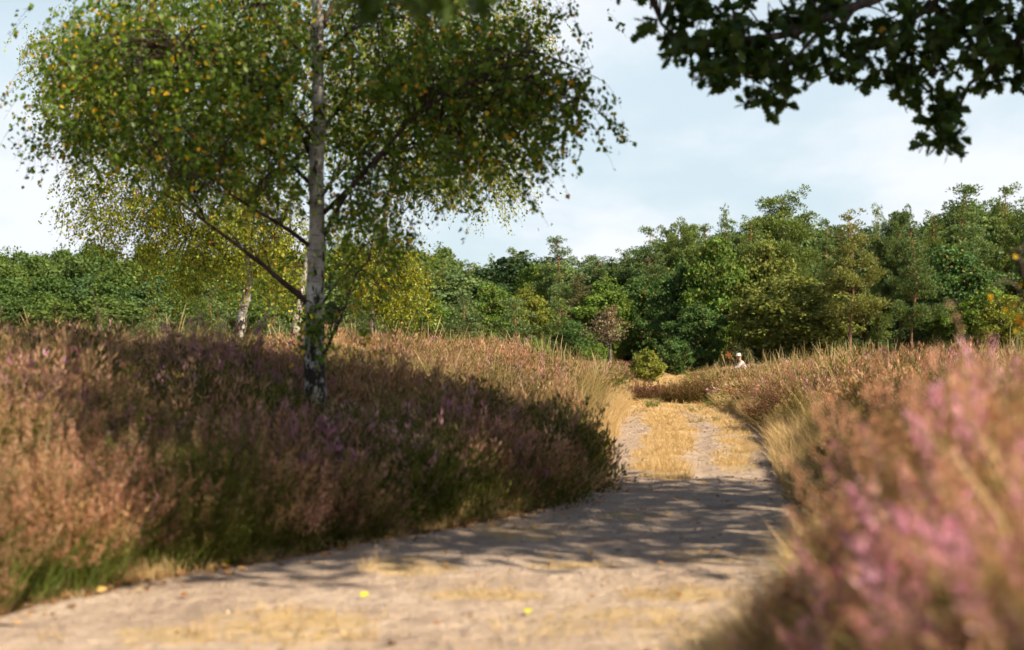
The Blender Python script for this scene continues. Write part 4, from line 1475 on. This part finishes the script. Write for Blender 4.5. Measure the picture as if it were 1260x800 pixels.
# figure faces -x and stoops: origin at the feet
J = {'pel': (0, 0, .93), 'sp': (-.07, 0, 1.10), 'ch': (-.17, 0, 1.30), 'nk': (-.25, 0, 1.45), 'hd0': (-.29, 0, 1.53), 'hd1': (-.33, 0, 1.62), 'hd2': (-.34, 0, 1.70),
     'shl': (-.19, .17, 1.38), 'shr': (-.19, -.17, 1.38), 'ell': (-.34, .22, 1.14), 'elr': (-.36, -.22, 1.14), 'wrl': (-.58, .15, 1.06), 'wrr': (-.60, -.15, 1.06), 'hal': (-.68, .13, 1.05), 'har': (-.70, -.13, 1.05),
     'hil': (.0, .10, .90), 'hir': (0, -.10, .90), 'knl': (-.18, .11, .50), 'knr': (.04, -.11, .50), 'anl': (-.12, .11, .09), 'anr': (.24, -.11, .13), 'tol': (-.28, .12, .04), 'tor': (.10, -.12, .03), 'nose': (-.435, 0, 1.61)}
E = [('pel', 'sp'), ('sp', 'ch'), ('ch', 'nk'), ('nk', 'hd0'), ('hd0', 'hd1'), ('hd1', 'hd2'), ('ch', 'shl'), ('ch', 'shr'), ('shl', 'ell'), ('shr', 'elr'), ('ell', 'wrl'), ('elr', 'wrr'), ('wrl', 'hal'), ('wrr', 'har'),
     ('pel', 'hil'), ('pel', 'hir'), ('hil', 'knl'), ('hir', 'knr'), ('knl', 'anl'), ('knr', 'anr'), ('anl', 'tol'), ('anr', 'tor'), ('hd1', 'nose')]
RAD = {'pel': .13, 'sp': .115, 'ch': .13, 'nk': .055, 'hd0': .07, 'hd1': .095, 'hd2': .07, 'shl': .062, 'shr': .062, 'ell': .042, 'elr': .042, 'wrl': .028, 'wrr': .028, 'hal': .032, 'har': .032, 'hil': .09, 'hir': .09,
       'knl': .06, 'knr': .06, 'anl': .04, 'anr': .04, 'tol': .035, 'tor': .035, 'nose': .014}
for k_, v_ in list(J.items()):
    J[k_] = (v_[0], v_[1], v_[2] - .58)
J.update(hil=(-.02, .10, .33), hir=(-.02, -.10, .33), knl=(-.42, .13, .50), knr=(-.40, -.14, .34), anl=(-.26, .13, .09), anr=(-.02, -.14, .09), tol=(-.42, .14, .04), tor=(-.16, -.15, .03))
ks = list(J)
for i_, (hand, sg) in enumerate((('hal', 1), ('har', -1))):
    hx, hy, hz = J[hand]
    for f_ in range(5):
        nm = hand + str(f_)
        if f_ == 4:
            J[nm] = (hx + .02, hy - sg * .05, hz + .03)
        else:
            J[nm] = (hx - .075 + .008 * abs(f_ - 1.5), hy + (f_ - 1.5) * .02, hz - .02)
        RAD[nm] = .009
        E.append((hand, nm))
ks = list(J)
ix = {k: i for i, k in enumerate(ks)}
body = skin('person', [J[k] for k in ks], [(ix[a], ix[b]) for a, b in E], [RAD[k] for k in ks], flesh, None, ix['pel'])
body.location = (wx, wy, wz)
body['label'] = 'crouching person in a pale pink top and white hat above the heather'
body['category'] = 'person'


def garment(name, keys, edges, grow, mat, rt):
    kk = {k: i for i, k in enumerate(keys)}
    return skin(name, [J[k] for k in keys], [(kk[a], kk[b]) for a, b in edges], [RAD[k] + grow for k in keys], mat, body, kk[rt])


J['cfl'], J['cfr'] = tuple(np.array(J['wrl']) * .9 + np.array(J['ell']) * .1), tuple(np.array(J['wrr']) * .9 + np.array(J['elr']) * .1)
RAD['cfl'] = RAD['cfr'] = .032
garment('shirt', ['pel', 'sp', 'ch', 'shl', 'shr', 'ell', 'elr', 'cfl', 'cfr'], [('pel', 'sp'), ('sp', 'ch'), ('ch', 'shl'), ('ch', 'shr'), ('shl', 'ell'), ('shr', 'elr'), ('ell', 'cfl'), ('elr', 'cfr')], .026, white, 'ch')
garment('trousers', ['pel', 'hil', 'hir', 'knl', 'knr', 'anl', 'anr'], [('pel', 'hil'), ('pel', 'hir'), ('hil', 'knl'), ('hir', 'knr'), ('knl', 'anl'), ('knr', 'anr')], .02, trou, 'pel')
acc = Acc()
a = np.linspace(0, 2 * np.pi, 20, endpoint=False)
prof = [(.155, 1.675), (.15, 1.69), (.108, 1.70), (.105, 1.75), (.08, 1.79), (.02, 1.80)]
V = np.array([[-.33 + r * math.cos(t), r * math.sin(t), z - .58 + .12 * r * math.cos(t)] for r, z in prof for t in a])
Fq = [[i * 20 + j, i * 20 + (j + 1) % 20, (i + 1) * 20 + (j + 1) % 20, (i + 1) * 20 + j] for i in range(5) for j in range(20)]
acc.add(V, Fq)
obj('hat', acc.mesh('hat', True), hatm, body)
acc = Acc()
V = np.array([[-.31 + .112 * math.cos(t) * math.sin(p), .11 * math.sin(t) * math.sin(p), 1.05 + .12 * math.cos(p)] for p in np.linspace(.5, 2.3, 7) for t in np.linspace(-1.7, 1.7, 14)])
Fq = [[i * 14 + j, i * 14 + j + 1, (i + 1) * 14 + j + 1, (i + 1) * 14 + j] for i in range(6) for j in range(13)]
acc.add(V, Fq)
obj('hair', acc.mesh('hair', True), hair, body)

# small orange-leaved sapling beside the person
ax_, ay_ = (897 - CX) / F * 76, 76.
e = bpy.data.objects.new('sapling', None)
COL.objects.link(e)
e.location = (ax_, ay_, gz(ax_, ay_))
e['label'] = 'spindly sapling with orange tip leaves left of the person'
e['category'] = 'sapling'
tk, cr = Acc(), Acc()
top_ = at(897, 435, ay_)[2] - gz(ax_, ay_)
tube(tk, spline([[0, 0, -.1], [.05, 0, top_ * .5], [0, 0, top_]], 8), np.linspace(.02, .008, 8), 6)
n = 40
leaves(cr, np.stack([rng.normal(size=n) * .10, rng.normal(size=n) * .10, top_ - .1 + rng.normal(size=n) * .08], -1), rng.normal(size=(n, 3)), .09, DIAMOND)
obj('stem', tk.mesh('stem', True), M['twig'], e)
c = obj('foliage', cr.mesh('foliage'), M['wood_leaf'], e)
c.color = (.42, .14, .04, 1)

# ------------------------------------------------------------------ light, sky, camera
AZ, EL = R(130), R(39)       # sun: clockwise from the view direction, height
sv = Vector((math.sin(AZ) * math.cos(EL), math.cos(AZ) * math.cos(EL), math.sin(EL)))
sun = bpy.data.lights.new('sun', 'SUN')
sun.energy = 5.0
sun.angle = R(.55)
sun.color = (1.0, .87, .68)
so = bpy.data.objects.new('sun', sun)
so.rotation_euler = sv.to_track_quat('Z', 'Y').to_euler()
COL.objects.link(so)

w = bpy.data.worlds.new('World')
scene.world = w
w.use_nodes = True
nt = w.node_tree
for q in list(nt.nodes):
    nt.nodes.remove(q)
n = N(nt)
sky = n('TexSky')
sky.sky_type = 'NISHITA'
sky.sun_disc = False
sky.sun_elevation = EL
sky.sun_rotation = AZ
sky.air_density = 1.0
sky.dust_density = 1.5
sky.ozone_density = 1.2
geo = n('TexCoord').outputs['Generated']
sep = n('SeparateXYZ')
n.link(geo, sep.inputs[0])
# flatten the clouds towards the horizon
comb = n('CombineXYZ')
zz = n.math('ADD', n.math('ABSOLUTE', sep.outputs[2]), .16)
n.link(n.math('DIVIDE', sep.outputs[0], zz), comb.inputs[0])
n.link(n.math('DIVIDE', sep.outputs[1], zz), comb.inputs[1])
n1 = n.noise(1.15, n.scale(comb.outputs[0], (1.0, .55, 1)), 7, .52)
cl = n.remap(n1, .42, .60)
lowf = n.remap(sep.outputs[2], .17, .36, .75, 0)
pale = cmix(n, lowf, sky.outputs[0], (10.0, 11.9, 13.0))
skyc = cmix(n, n.math('MULTIPLY', cl, n.remap(sep.outputs[2], .18, .40, .8, .08)), pale, (12.2, 12.4, 13.1))
bg = n('Background')
bg.inputs['Strength'].default_value = .05
n.link(skyc, bg.inputs['Color'])
wo = n('OutputWorld')
n.link(bg.outputs[0], wo.inputs[0])

cam = bpy.data.cameras.new('camera')
co = bpy.data.objects.new('camera', cam)
COL.objects.link(co)
scene.camera = co
co.location = (0, 0, CH)
cam.sensor_width = 36
cam.lens = 36 * F / 1260
co.rotation_euler = (R(90) + math.atan((HY - 400) / F), 0, 0)
cam.clip_end = 6000
cam.clip_start = .05
cam.dof.use_dof = True
cam.dof.focus_distance = 34
cam.dof.aperture_fstop = 1.75
scene.view_settings.view_transform = 'Standard'
scene.view_settings.look = 'None'
scene.view_settings.exposure = 0.75
scene.view_settings.gamma = 1
scene.render.engine = 'CYCLES'
cy = scene.cycles
cy.max_bounces = 5
cy.diffuse_bounces = 2
cy.transmission_bounces = 4
cy.glossy_bounces = 2
cy.transparent_max_bounces = 8
cy.use_denoising = True
cy.use_adaptive_sampling = True
cy.adaptive_threshold = .04
cy.caustics_reflective = cy.caustics_refractive = False
